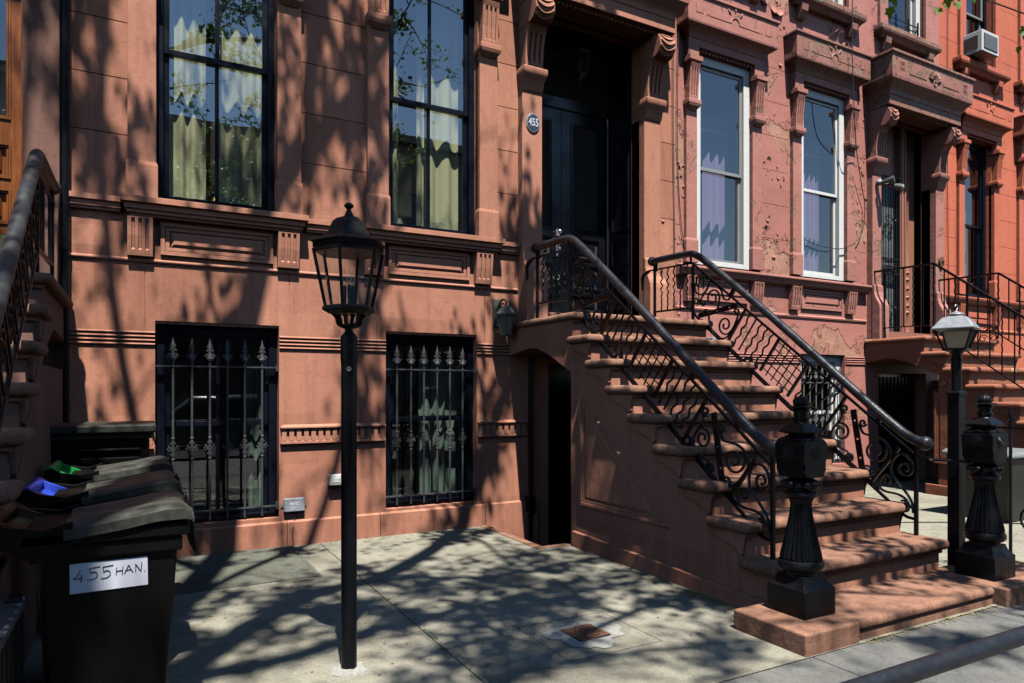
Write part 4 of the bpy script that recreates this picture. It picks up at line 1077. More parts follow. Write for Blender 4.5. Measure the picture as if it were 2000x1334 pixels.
# hanging lantern in the doorway
T = thing('hanging_lantern', 'black hexagonal lantern hanging in the dark recess above the 455 front door', 'pendant lamp', (4.29, 6.33, 5.0))
lx, ly = 4.29, 6.33
bm = BM(); lathe(bm, [(.04, 4.80), (.085, 4.83), (.085, 4.845), (.07, 4.85)], (lx, ly, 0), 6); lathe(bm, [(.115, 5.06), (.135, 5.07), (.135, 5.08), (.09, 5.12), (.04, 5.15), (.012, 5.16), (.01, 5.30)], (lx, ly, 0), 6)
lathe(bm, [(.004, 4.74), (.02, 4.76), (.012, 4.78), (.03, 4.80)], (lx, ly, 0), 10)
for i in range(6):
    a = R(60 * i); b = Vector((math.cos(a), math.sin(a), 0)); o = Vector((lx, ly, 0)); tube(bm, [o + b * .075 + Vector((0, 0, 4.84)), o + b * .115 + Vector((0, 0, 5.07))], .007, 4)
obj('cage', bm, IRON, T)
bm = BM(); loops(bm, [[(lx + .07 * math.cos(R(60*i)), ly + .07 * math.sin(R(60*i)), 4.845) for i in range(6)], [(lx + .108 * math.cos(R(60*i)), ly + .108 * math.sin(R(60*i)), 5.06) for i in range(6)]], cap=False); obj('lantern_glass', bm, LGLASS, T, recalc=False)
bm = BM(); lathe(bm, [(.012, 4.85), (.012, 4.93), (.018, 4.96), (.01, 4.99), (.001, 5.0)], (lx, ly, 0), 10); obj('bulb', bm, FROST, T, smooth=True)

# ---- window guards ---------------------------------------------------------
def finial(bm, x, y, z):
    tube(bm, [(x, y, z + .0), (x, y, z + .02), (x, y, z + .05), (x, y, z + .075), (x, y, z + .10), (x, y, z + .135), (x, y, z + .19)], [.018, .024, .012, .010, .014, .013, .001], 8)
    for s in (-1, 1):
        for (q, h, r0) in ((.020, .045, .018), (.014, .088, .012)):
            pts = [(x + s * (q * .2 + r0 * (1 - math.cos(a)) * .9), y, z + h + r0 * math.sin(a) * 1.1 - .01) for a in [R(-70 + 35 * i) for i in range(8)]]
            tube(bm, pts, .0062, 6)
        tube(bm, [(x, y, z + .155), (x + s * .014, y, z + .125), (x + s * .021, y, z + .105)], [.004, .006, .002], 6)
        tube(bm, [(x, y, z + .0), (x + s * .018, y, z + .008), (x + s * .026, y, z + .03), (x + s * .02, y, z + .05)], .005, 6)
def collar(bm, x, y, z):
    tube(bm, [(x, y, z - .10), (x, y, z - .085), (x, y, z - .07), (x, y, z - .05), (x, y, z - .03), (x, y, z), (x, y, z + .03), (x, y, z + .05), (x, y, z + .07), (x, y, z + .085), (x, y, z + .10)], [.009, .015, .010, .017, .011, .019, .011, .017, .010, .015, .009], 8)
    for s in (-1, 1):
        tube(bm, [(x, y, z), (x + s * .022, y, z + .008), (x + s * .034, y, z + .022), (x + s * .028, y, z + .034)], [.007, .007, .006, .004], 6)
        tube(bm, [(x, y, z), (x + s * .022, y, z - .008), (x + s * .032, y, z - .02)], [.007, .006, .003], 6)
        ball(bm, (x + s * .04, y, z), .008, u=6, v=4)
        for dz in (-.045, .045): ball(bm, (x + s * .016, y, z + dz), .007, u=6, v=4)
def guard(name, label, x0, x1, zr=1.545, zl=.35, zt=1.59, zb=.27, y=F + .035, mat=IRON_G, n=6, xs=None, zm=.87):
    T = thing(name, label, 'window guard', ((x0 + x1) / 2, y, zb), 'iron guards over the basement windows')
    xs = xs or [x0 + (x1 - x0) * (i + .75) / (n + .3) for i in range(n)]
    for x in xs:
        bm = BM(); tube(bm, [(x, y, zb), (x, y, zt)], .0095, 8); P = obj('picket', bm, mat, T)
        bm = BM(); collar(bm, x, y, zm); obj('collar', bm, mat, P, smooth=True)
        bm = BM(); finial(bm, x, y, zt); obj('spear_finial', bm, mat, P, smooth=True)
    bm = BM()
    for z in (zr, zl): box(bm, x0 + .004, x1 - .02, y - .013, y + .013, z - .006, z + .006)
    for z in (zr, zl): box(bm, x1 - .022, x1 - .001, y - .02, y + .03, z - .03, z + .03)
    obj('cross_bar', bm, mat, T)
    return T
def XX(u, Y):
    t = (u - 1000) / 1340; return Y * math.tan(R(28.48) + math.atan(t))
guard('window_guard', 'iron guard with spear finials over the left basement window behind the wheeled bins', .107, 1.057, xs=[XX(u, F + .035) for u in (338, 375, 410, 444, 478, 512)])
guard('window_guard', 'iron guard with spear finials over the basement window right of the lamp post', 2.009, 2.945, xs=[XX(u, F + .035) for u in (775.4, 802.8, 828, 854, 878.7, 903.5)])

# ---- small wall fittings ------------------------------------------------------
T = thing('meter_box', 'flat grey plastic box marked NYC low on the wall between the basement windows', 'meter box', (1.18, F, .35))
bm = BM(); box(bm, 1.092, 1.268, F - .035, F + .005, .295, .412); obj('body', bm, GREYBOX, T, bevel=.008, seg=3)
bm = BM(); 
for x in (1.08, 1.274): box(bm, x - .012, x + .012, F - .008, F + .003, .335, .365)
obj('mounting_ear', bm, SILVER, T)
o = text('lettering', 'NYC', PAPER, .036, (1.18, F - .0355, .365), (R(90), 0, 0), T, .0006, .0012)
bm = BM()
for i in range(3): box(bm, 1.145, 1.21 - i * .012, F - .0362, F - .0352, .335 - i * .009, .338 - i * .009)
obj('small_print', bm, PAPER, T)
bm = BM(); tube(bm, smooth_pts([Vector((1.19, F - .015, .295)), Vector((1.185, F - .012, .22)), Vector((1.165, F - .04, .12)), Vector((1.17, F - .04, .0))]), .004, 6); obj('cable', bm, CABLE, T)
T = thing('outlet_box', 'clear plastic weatherproof outlet cover on the wall just left of the lamp pole', 'outlet box', (1.55, F, .55))
bm = BM(); box(bm, 1.47, 1.6, F - .065, F + .003, .50, .60); obj('cover', bm, m_simple('cloudy_plastic', (.5, .5, .47), .25, 0, .15, .3, 40), T, bevel=.015, seg=3)
bm = BM(); box(bm, 1.50, 1.57, F - .069, F - .064, .53, .58); obj('socket_plate', bm, WHITE, T, bevel=.002)
bm = BM(); 
for x in (1.515, 1.53, 1.548, 1.56): box(bm, x, x + .004, F - .071, F - .068, .545, .565)
obj('socket_slot', bm, INK, T)
bm = BM(); tube(bm, [(-.49, F - .05, 0), (-.49, F - .05, 8.3)], .026, 12)
for z in (1.2, 2.4, 3.5, 4.7): lathe(bm, [(.031, z), (.031, z + .03)], (-.49, F - .05, 0), 12)
tag(obj('downpipe', bm, IRON), 'thin black drain pipe running up the wall left of the parlour window', 'drainpipe')
bm = BM(); tube(bm, [(3.53, F - .05, -.3), (3.53, F - .05, 1.72)], .022, 12); box(bm, 3.49, 3.57, F - .09, F, .1, .26)
tag(obj('downpipe', bm, IRON), 'black pipe at the wall corner under the stoop arch beside the basement door', 'drainpipe')

# ---- left house --------------------------------------------------------------
H0 = thing('wooden_door_house', 'purplish brown house at the far left with a varnished wood door', 'house', (-2, F, 0))
bm = BM(); relief(bm, -6.6, -.511, -.6, 8.4, [(-1.85, -.75, 2.0, 5.3, .5, True), (-1.8, -.8, -.5, 1.6, .3, True)]); obj('wall', bm, STONE_L, H0, recalc=False)
bm = BM(); box(bm, -6.6, -.52, F + .6, F + 9, 0, 8.38); obj('rear_block', bm, ROOM, H0)
bm = BM(); box(bm, -.755, -.525, F - .06, F + .02, 2.0, 4.4); prism_x(bm, -.76, -.53, [(F - .05, 2.0)] + [(F - p, z) for p, z in [(.16, 2.0), (.16, 2.5), (.13, 2.6), (.085, 2.7), (.075, 2.83)]] + [(F - .05, 2.84)])
prism_x(bm, -.76, -.53, [(F + .03, 4.4), (F - .1, 4.4), (F - .15, 4.6), (F - .11, 4.65), (F - .14, 4.9), (F - .34, 5.2), (F - .3, 5.3), (F + .03, 5.3)])
obj('door_pilaster', bm, STONE_L, H0, bevel=.006)
bm = BM(); box(bm, -2.2, -.5, F - .34, F + .05, 5.3, 5.95); obj('door_hood', bm, STONE_L, H0, bevel=.01)
bm = BM(); box(bm, -.775, -.756, F + .05, F + .14, 2.15, 5.3)
box(bm, -1.85, -1.31, F + .08, F + .2, 2.12, 5.3)
obj('door_frame', bm, WOOD, H0, bevel=.008, seg=3)
d = panel_door(H0, -1.30, -.776, 2.505, 5.2, F + .12, WOOD, 'front_door', glass=(.86, 2.55), stile=.07, panels=((.08, .34), (.42, .68)), gm=GLASS2)
bm = BM(); box(bm, -1.84, -.776, F + .10, F + .22, 2.33, 2.50); obj('kick_plate', bm, m_simple('pale_green_paint', (.30, .37, .19), .5), H0)
bm = BM(); box(bm, -1.85, -.75, F + .3, F + .34, 2.0, 5.3); obj('hallway', bm, ROOM, H0)
T = thing('alarm_sticker', 'small white sticker with a blue ADT block on the glass of the wooden door', 'sticker', (-.93, F + .12, 3.42))
bm = BM(); box(bm, -1.0, -.925, F + .144, F + .148, 3.405, 3.445); obj('sticker_base', bm, PAPER, T)
bm = BM(); box(bm, -.965, -.929, F + .1425, F + .144, 3.409, 3.441); obj('blue_block', bm, m_simple('sticker_blue', (.02, .1, .45), .4), T)
text('lettering', 'ADT', PAPER, .018, (-.947, F + .142, 3.425), (R(90), 0, 0), T, .0003, .0004)
# railing of the left stoop
T = thing('stair_railing', 'dusty black pipe railing of the stoop at the left edge of the picture', 'railing', (-.55, 4, 0))
def hexp(x, yz): return [(x, y - .40 if y < 5.5 else y - .2, z) for y, z in yz]
bm = BM(); xr = -.52; dyl = -.40
hr = [Vector(p) for p in [(5.80, 2.735), (5.5, 2.725), (5.25, 2.712), (5.17, 2.698), (5.11, 2.66), (5.04, 2.61), (4.60, 2.262), (4.19, 1.935), (3.39, 1.318), (3.0, 1.02), (2.85, .975)]]
hr = [Vector((p.x - (.4 if p.x < 5.3 else .2), p.y)) for p in hr]; tube(bm, [(xr, p.x, p.y) for p in smooth_pts(hr, 4)], .036, 20); ball(bm, (xr, 5.62, 2.735), .05)
obj('handrail', bm, m_simple('dusty_rail', (.026, .028, .032), .5, 0, .75, .5, 12), T, smooth=True)
bm = BM(); tube(bm, hexp(xr, [(5.83, 2.62), (5.165, 2.6), (2.93, .885)]), .014, 4); tube(bm, hexp(xr, [(5.75, 2.19), (5.2, 2.17), (3.0, .46)]), .014, 4)
for y, z0, z1 in ((5.75, 2.03, 2.7), (5.17, 2.03, 2.62), (2.93, .315, .95)): tube(bm, hexp(xr, [(y, z0), (y, z1)]), .016, 4)
obj('frame', bm, IRON, T)
bm = BM()
for k in range(6): tube(bm, hexp(xr, [(5.66 - k * .09, 2.18), (5.66 - k * .09, 2.6)]), .008, 4)
for k in range(34):
    q = A + E1 * (.05 + k * .08); q2 = q + E2 * .35
    if k % 3 == 1: tube(bm, hexp(xr, [(p[0], p[1]) for p in spiral(q.x + E2.x * .17, q.y + E2.y * .17, .1, .02, k * 40, 1.6)]), .009, 6)
    else: tube(bm, hexp(xr, [(q.x, q.y), (q2.x, q2.y)]), .009, 4)
obj('picket', bm, IRON, T)
# low iron fence beside the bins
T = thing('low_fence', 'low black iron fence with flat top rail at the lower left corner', 'fence', (-.36, 2, 0))
bm = BM(); box(bm, -.40, -.335, .9, 2.78, .63, .655); box(bm, -.375, -.355, .9, 2.76, .1, .125); obj('rail', bm, IRON_G, T, bevel=.003)
bm = BM()
for k in range(23): tube(bm, [(-.365, .95 + k * .08, .1), (-.365, .95 + k * .08, .64)], .009, 6)
obj('picket', bm, IRON, T)
bm = BM(); squares(bm, [(.022, 0), (.022, .66), (.015, .67)], (-.365, 2.77, 0)); obj('post', bm, IRON, T)
bm = BM()
for k in range(24): ball(bm, (-.34, .93 + k * .08, .66), .008, u=6, v=4)
obj('rivet', bm, IRON_G, T)

# ---- wheeled bins -------------------------------------------------------------
def wheelie(y0, w, label, handle_mat, lid_mat=BINLID, bag=False, sign=False):
    T = thing('wheeled_bin', label, 'wheelie bin', (-.08, y0 + w / 2, 0), 'black wheeled bins lined up by the left stoop')
    y1 = y0 + w; bx0, bx1 = -.31, .125; zt = .87
    bm = BM()
    loops(bm, [[(bx0 + i * .75, y0 + .02 + i, z), (bx1 - i * 1.0, y0 + .02 + i, z), (bx1 - i * 1.0, y1 - .02 - i, z), (bx0 + i * .75, y1 - .02 - i, z)] for i, z in ((.055, .04), (.05, .07), (.015, .6), (.0, zt - .03))])
    o = obj('body', bm, BIN, T, bevel=.02, seg=4, smooth=True)
    bm = BM(); box(bm, bx0 - .04, bx1 + .035, y0, y1, zt - .045, zt); box(bm, bx0 - .02, bx1 + .012, y0 + .01, y1 - .01, zt - .1, zt - .046)
    obj('rim', bm, BIN, T, bevel=.008, seg=3, smooth=True)
    # lid: waved sheet with skirt
    def lz(x):
        u = min(1, max(0, (x + .225) / .39))
        return zt + .004 + .050 * (3 * u * u - 2 * u ** 3) - .012 * max(0, (u - .8) / .2) ** 2 + .004 * math.sin(math.pi * min(1, u * 2.2))
    bm = BM(); nx, ny = 30, 14; rows = []
    for i in range(nx + 1):
        x = -.225 + (.165 + .225) * i / nx; row = []
        for j in range(ny + 1):
            y = y0 - .006 + (w + .012) * j / ny; e = min(j, ny - j) / ny; ed = .016 * min(1, e * 12) ** .5
            wv = (.004 if j in (3, 4, 10, 11) else 0) - (.005 if j in (6, 7, 8) else 0)
            z = lz(x) + ed + wv - (.03 * max(0, (i - nx + 3) / 3) ** 2)
            row.append(bm.verts.new((x + (.01 if i == nx else 0), y, z)))
        rows.append(row)
    for a, b in zip(rows, rows[1:]):
        for j in range(ny): bm.faces.new((a[j], a[j+1], b[j+1], b[j]))
    ex = bmesh.ops.extrude_face_region(bm, geom=list(bm.faces)); 
    for g_ in ex['geom']:
        if isinstance(g_, bmesh.types.BMVert): g_.co.z = min(g_.co.z - .012, lz(g_.co.x) - .008)
    for sy in (y0 - .012, y1 + .004):  # side skirts
        prism = [(x, lz(x) + .004) for x in [-.225 + .39 * i / 16 for i in range(17)]]
        lo = [(x, min(lz(x) - .03, zt + .012 + .012 * (x + .2))) for x, _ in prism][::-1]
        pr = prism + lo; va = [bm.verts.new((x, sy, z)) for x, z in pr]; vb = [bm.verts.new((x, sy + .008, z)) for x, z in pr]; m = len(pr)
        for i in range(m): j = (i + 1) % m; bm.faces.new((va[i], va[j], vb[j], vb[i]))
        for i in range(16): 
            bm.faces.new((va[i], va[i+1], va[m-2-i], va[m-1-i])); bm.faces.new((vb[i], vb[i+1], vb[m-2-i], vb[m-1-i]))
    obj('lid', bm, lid_mat, T, smooth=True)
    bm = BM()
    prism_x(bm, 0, 1, [(0, 0), (1, 0), (1, 1), (0, 1)]); bm.clear()
    pr = [(.125, zt - .02), (.165, zt + .06), (.178, zt + .02), (.185, zt - .08), (.20, zt - .13), (.185, zt - .14), (.165, zt - .10), (.15, zt - .03)]
    va = [bm.verts.new((x, y0 + .12, z)) for x, z in pr]; vb = [bm.verts.new((x, y1 - .12, z)) for x, z in pr]; m = len(pr)
    for i in range(m): j = (i + 1) % m; bm.faces.new((va[i], va[j], vb[j], vb[i]))
    fa = bm.faces.new(va[::-1]); fb = bm.faces.new(vb); obj('lid_grip', bm, BIN, T, bevel=.004)
    # hinge arms and handle
    for yy in (y0 + .0, y1 - .02):
        bm = BM()
        pr = [(-.20, zt + .035), (-.20, zt - .05), (-.30, zt - .10), (-.40, zt - .045), (-.455, zt + .01), (-.45, zt + .045), (-.42, zt + .055), (-.38, zt + .03), (-.28, zt + .012)]
        va = [bm.verts.new((x, yy, z)) for x, z in pr]; vb = [bm.verts.new((x, yy + .02, z)) for x, z in pr]; m = len(pr)
        for i in range(m): j = (i + 1) % m; bm.faces.new((va[i], va[j], vb[j], vb[i]))
        f1 = bm.faces.new(va[::-1]); f2 = bm.faces.new(vb); bmesh.ops.triangulate(bm, faces=[f1, f2], ngon_method='EAR_CLIP')
        obj('hinge_arm', bm, BIN, T, bevel=.004)
    bm = BM(); tube(bm, [(-.43, y0 + .02, zt + .035), (-.43, y1 - .02, zt + .035)], .026, 14)
    for ya_, yb_ in ((y0 + .03, y0 + .06), (y1 - .06, y1 - .03), (y0 + .06, y1 - .06)):
        thin = yb_ - ya_ > .1
        pr = [(-.43, zt + .045), (-.41, zt + .045), (-.27, zt - .02), (-.26, zt - .05), (-.30, zt - .05), (-.43, zt + .015)] if not thin else [(-.43, zt + .02), (-.30, zt - .04), (-.26, zt - .045), (-.26, zt - .05), (-.30, zt - .052), (-.44, zt + .01)]
        va = [bm.verts.new((x, ya_, z)) for x, z in pr]; vb = [bm.verts.new((x, yb_, z)) for x, z in pr]; m = len(pr)
        for i in range(m): j = (i + 1) % m; bm.faces.new((va[i], va[j], vb[j], vb[i]))
        bm.faces.new(va[::-1]); bm.faces.new(vb)
    obj('handle', bm, handle_mat, T, smooth=True)
    bm = BM()
    for yy in (y0 - .005, y1 - .055):
        tb = [(.10 * math.cos(2*math.pi*i/24), .10 * math.sin(2*math.pi*i/24)) for i in range(24)]
        loops(bm, [[(-.25 + a * k, y, .10 + b * k) for a, b in tb] for y, k in ((yy, .85), (yy + .01, 1), (yy + .05, 1), (yy + .06, .85))])
    obj('wheel', bm, BIN, T, bevel=.004)
    if bag:
        bm = BM(); rnd = random.Random(int(y0 * 10)); rows = []
        for i in range(9):
            x = .13 + .075 * i / 8; row = []
            for j in range(9):
                y = y0 + .08 + (w - .2) * j / 8; row.append(bm.verts.new((x + .012 * rnd.uniform(-1, 1), y, zt + .05 - (i / 8) ** 1.3 * .16 + .02 * rnd.uniform(-1, 1))))
            rows.append(row)
        for a, b in zip(rows, rows[1:]):
            for j in range(8): bm.faces.new((a[j], a[j+1], b[j+1], b[j]))
        obj('bin_liner', bm, m_cloth('pale_plastic_bag', (.35, .37, .48), .4), T, smooth=True, recalc=False)
    return T
B1 = wheelie(2.75, .46, 'nearest black wheeled bin carrying a handwritten paper sign on its side', BIN)
B2 = wheelie(3.56, .46, 'black wheeled bin with a blue handle, second in the row of bins', BINBLUE, bag=True)
B3 = wheelie(4.45, .46, 'black wheeled bin with a green handle, third in the row of bins', BINGREEN)
bm = BM()
def lab(x, z): return (x, 2.7625 - .0, z)
ys = lambda z: 2.77 + .02 * max(0, (.60 - z) / .53 + 0) * 1 + (.84 - z) * .075
v = [(-.21, .755), (.024, .758), (.026, .655), (-.21, .652)]
q = [bm.verts.new((x, 2.769 + (.84 - z) * .083 - .006, z)) for x, z in v]; q2 = [bm.verts.new((x, 2.769 + (.84 - z) * .083 - .002, z)) for x, z in v]
for i in range(4): j = (i + 1) % 4; bm.faces.new((q[i], q[j], q2[j], q2[i]))
bm.faces.new(q); bm.faces.new(q2[::-1])
SG = obj('paper_sign', bm, PAPER, B1)
bm = BM()
def stroke(pts, ox, oz, s=1.0):
    P = [Vector((ox + x * s, 0, oz + z * s)) for x, z in pts]
    P = smooth_pts(P, 4) if len(P) > 3 else P
    tube(bm, [(p.x, 2.769 + (.84 - p.z) * .083 - .0066, p.z) for p in P], .0014, 5)
k = .042
bx, bz = -.198, .69
stroke([(.45, 1.0), (.25, .6), (.0, .35), (.02, .3), (.35, .33), (.6, .36)], bx, bz, k); stroke([(.52, .62), (.5, .2), (.47, 0)], bx, bz, k)
for off in (.046, .085):
    stroke([(.0, 1.0), (.05, .7), (.06, .55)], bx + off, bz + .004, k); stroke([(.05, .57), (.3, .68), (.5, .55), (.52, .3), (.3, .08), (-.15, .04)], bx + off, bz + .004, k); stroke([(.0, 1.0), (.3, 1.03), (.75, 1.08)], bx + off, bz + .004, k)
bx += .125; bz += .012
for pts in ([(.0, .0), (.02, .3), (.05, .65)], [(.45, .0), (.47, .3), (.5, .68)], [(.02, .32), (.25, .36), (.48, .36)]): stroke(pts, bx, bz, k)
for pts in ([(.62, .02), (.78, .4), (.92, .7)], [(.92, .7), (1.05, .4), (1.22, .05)], [(.68, .25), (.9, .3), (1.12, .3)]): stroke(pts, bx, bz + .002, k)
for pts in ([(1.42, .05), (1.44, .4), (1.42, .7)], [(1.42, .7), (1.6, .4), (1.82, .05)], [(1.82, .05), (1.86, .4), (1.88, .82)], [(2.08, .0), (2.1, .03)]): stroke(pts, bx, bz + .003, k)
stroke([(0, 0), (.03, .03)], -.198, .662, k)
obj('handwriting', bm, INK, SG)
# big square bin against the wall
T = thing('square_bin', 'large square lidded dark bin standing against the wall behind the row of wheeled bins', 'storage bin', (-.23, 5.5, 0))
bm = BM(); loops(bm, [[(-.53 + i, 5.32 + i, z), (.06 - i, 5.32 + i, z), (.06 - i, 5.88 - i, z), (-.53 + i, 5.88 - i, z)] for i, z in ((.04, 0), (.0, 1.02))]); obj('body', bm, BIN, T, bevel=.02, seg=3)
bm = BM(); box(bm, -.55, .08, 5.30, 5.90, 1.02, 1.06); box(bm, -.575, .1, 5.27, 5.91, 1.061, 1.118); obj('lid', bm, BINLID, T, bevel=.014, seg=4, smooth=True)
bm = BM(); box(bm, -.48, .01, 5.298, 5.33, .86, .90); box(bm, -.48, .01, 5.3, 5.33, .94, .96); obj('rib', bm, BIN, T, bevel=.006)

# ---- the peeling mauve house -------------------------------------------------
H2 = thing('peeling_house', 'mauve painted row house with peeling cracked paint and white framed windows', 'house', (8.2, F, 0))
NW = [(5.82, 6.75), (7.655, 8.585)]
holes = [(a, b, 2.80, 5.405, .17, True) for a, b in NW] + [(7.70, 8.60, .34, 1.835, .17, True), (9.28, 10.61, 2.06, 5.30, .14, True), (9.35, 10.5, -.6, 1.6, .2, True)]
UPN = [(5.83, 6.74), (7.72, 8.62), (9.50, 10.42)]
holes += [(a, b, 6.60, 8.5, .17, True) for a, b in UPN]
for k in range(7):
    z = 3.3 + .44 * k; holes.append((6.93, 7.46, z - .003, z + .003, .008, False)); holes.append((8.8, 9.06, z - .003, z + .003, .008, False)); holes.append((5.521, 5.6, z - .003, z + .003, .008, False))
bm = BM(); relief(bm, 5.521, 10.85, -.6, 9.5, holes); obj('wall', bm, MAUVE, H2, recalc=False)
bm = BM(); box(bm, 5.53, 10.84, F + .6, F + 9, 0, 9.4); obj('rear_block', bm, ROOM, H2)
for i, (a, b) in enumerate(NW): surround(H2, a, b, .165, MAUVE_T, MAUVE_T if i == 0 else MAUVE_H)
bm = BM()
loops(bm, [[(5.53, F + .03, z), (5.53, F - p, z), (9.05, F - p, z), (9.05, F + .03, z)] for p, z in [(.02, 2.70), (.07, 2.72), (.08, 2.75), (.10, 2.78), (.11, 2.79), (.11, 2.815), (.02, 2.84)]])
obj('window_sill', bm, MAUVE_T, H2, bevel=.006)
for x in (5.64, 6.75, 7.455, 8.59): bracket(H2, x, x + .17, MAUVE_T)
apron(H2, 5.88, 6.70, MAUVE_T); apron(H2, 7.69, 8.53, MAUVE_T)
bm = BM(); loops(bm, [[(5.53, F + .03, z), (5.53, F - p, z), (9.06, F - p, z), (9.06, F + .03, z)] for p, z in [(0, 2.30), (.015, 2.31), (.02, 2.33), (.0, 2.35)]]); obj('string_course', bm, MAUVE_T, H2)
bands(H2, [(5.53, 7.69), (8.61, 9.1)], MAUVE_T)
door_case(H2, 9.28, 10.61, MAUVE_T, MAUVE_H, z0=2.06, w=.2)
# upper sills
for a, b in UPN:
    bm = BM(); mitre(bm, a - .22, b + .22, [(.06, 6.40), (.09, 6.44), (.13, 6.47), (.14, 6.50), (.14, 6.56), (.02, 6.59)], p0=.09)
    for x in (a - .12, b + .0): prism_x(bm, x, x + .12, [(F + .02, 6.22), (F - .05, 6.24), (F - .10, 6.33), (F - .11, 6.41), (F + .02, 6.41)])
    obj('window_sill', bm, MAUVE_H, H2, bevel=.006)
    bm = BM(); 
    for x0 in (a - .18, b): box(bm, x0, x0 + .18, F - .05, F + .02, 6.59, 9.4)
    obj('pilaster', bm, MAUVE_T, H2, bevel=.006)
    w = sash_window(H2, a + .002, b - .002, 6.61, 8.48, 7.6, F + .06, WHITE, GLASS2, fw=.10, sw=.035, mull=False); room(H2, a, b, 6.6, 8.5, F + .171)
bm = BM()
for z in (6.74, 6.82): box(bm, 9.55, 10.36, F + .02, F + .03, z - .006, z + .006)
for x in (9.8, 10.1, 10.34): box(bm, x - .008, x + .008, F + .018, F + .034, 6.6, 6.9)
obj('child_guard', bm, IRON, H2)
for i, (a, b) in enumerate(NW):
    w = sash_window(H2, a + .002, b - .002, 2.86, 5.37, 4.04, F + .022, WHITE, GLASS2, fw=.10, sw=.04, mull=False, inner=ALU if i == 0 else WHITE)
    room(H2, a, b, 2.8, 5.42, F + .171)
    bm = BM(); curtain_bm(bm, a + .02, a + .42, 2.8, 4.85, F + .33, .02, .10, 31 + i); curtain_bm(bm, a + .5, b, 2.8, 4.85, F + .36, .03, .12, 41 + i)
    obj('curtain', bm, LILAC, w, smooth=True, recalc=False, angle=180)
    bm = BM(); tube(bm, [(a - .1, F + .27, 4.62), (b + .1, F + .27, 4.62)], .018, 10); obj('curtain_rail', bm, WHITE, w)
w = sash_window(H2, 7.702, 8.598, .342, 1.833, 1.05, F + .09, WHITE, GLASS2, fw=.10, sw=.04, mull=False, name='basement_window'); room(H2, 7.7, 8.6, .34, 1.83, F + .171)
guard('window_guard', 'iron guard with spear finials over the white framed basement window right of the stoop', 7.70, 8.60, zr=1.45, zl=.45, zt=1.49, zb=.36, y=F + .03, mat=m_simple('grey_painted_iron', (.12, .13, .13), .5), n=7, zm=.95)
# door of the mauve house with security gate
bm = BM(); box(bm, 10.03, 10.17, F + .10, F + .22, 2.2, 5.3); box(bm, 10.37, 10.60, F + .24, F + .3, 2.2, 5.3); box(bm, 9.28, 10.03, F + .18, F + .22, 4.55, 5.3); box(bm, 10.17, 10.37, F + .25, F + .28, 2.2, 5.3)
box(bm, 9.29, 9.56, F + .16, F + .22, 2.2, 4.55); box(bm, 10.045, 10.075, F + .085, F + .10, 2.2, 5.2); box(bm, 10.12, 10.15, F + .085, F + .10, 2.2, 5.2)
obj('door_frame', bm, WOODB, H2, bevel=.008)
bm = BM()
for z0, z1 in ((2.2, 2.55), (2.6, 2.78), (2.86, 3.05), (3.1, 4.5)): lathe(bm, [(.03, z0), (.045, z0 + .03), (.035, z0 + .06), (.028, z1 - .05), (.045, z1 - .02), (.03, z1)], (10.27, F + .16, 0), 14)
obj('turned_post', bm, WOODB, H2, smooth=True)
bm = BM(); box(bm, 9.56, 10.03, F + .19, F + .21, 2.2, 4.55); obj('door_glass', bm, m_simple('pale_door_glass', (.26, .28, .28), .2, 0, .3, 0, 3), H2)
bm = BM(); y = F + .12
for x in (9.58, 10.01): box(bm, x - .014, x + .014, y - .014, y + .014, 2.2, 4.53)
for x in [9.64 + .062 * q for q in range(6)]: box(bm, x - .006, x + .006, y - .006, y + .006, 2.2, 4.53)
for z in (2.21, 3.08, 3.30, 4.52): box(bm, 9.58, 10.01, y - .0135, y + .0135, z - .012, z + .012)
for i in range(6):
    for j in range(3): tube(bm, [(9.63 + i * .066 + .022 * math.cos(a), y, 3.12 + j * .07 + .022 * math.sin(a)) for a in [R(30 * q) for q in range(13)]], .005, 5)
for z in (2.5, 3.8):
    for xx_ in (9.72, 9.88): tube(bm, [(x, y, zz) for x, zz in spiral(xx_, z, .06, .012, 0, 1.3)], .006, 5); tube(bm, [(x, y, zz) for x, zz in spiral(xx_ + .03, z + .12, .06, .012, 180, 1.3)], .006, 5)
obj('security_gate', bm, IRON, H2)
bm = BM(); box(bm, 9.29, 10.60, F + .48, F + .52, 2.1, 5.3); box(bm, 9.28, 10.62, F - .04, F + .5, 2.06, 2.2); obj('hallway', bm, WOODB, H2)
bm = BM(); box(bm, 9.34, 9.40, F + .2, F + .24, -.6, 1.6); box(bm, 9.35, 10.5, F + .22, F + .26, -.6, 1.6); obj('basement_door', bm, BLACK, H2)
bm = BM()
for k in range(12): box(bm, 9.42 + k * .09, 9.45 + k * .09, F + .14, F + .16, -.1, 1.55)
obj('basement_gate', bm, IRON, H2)
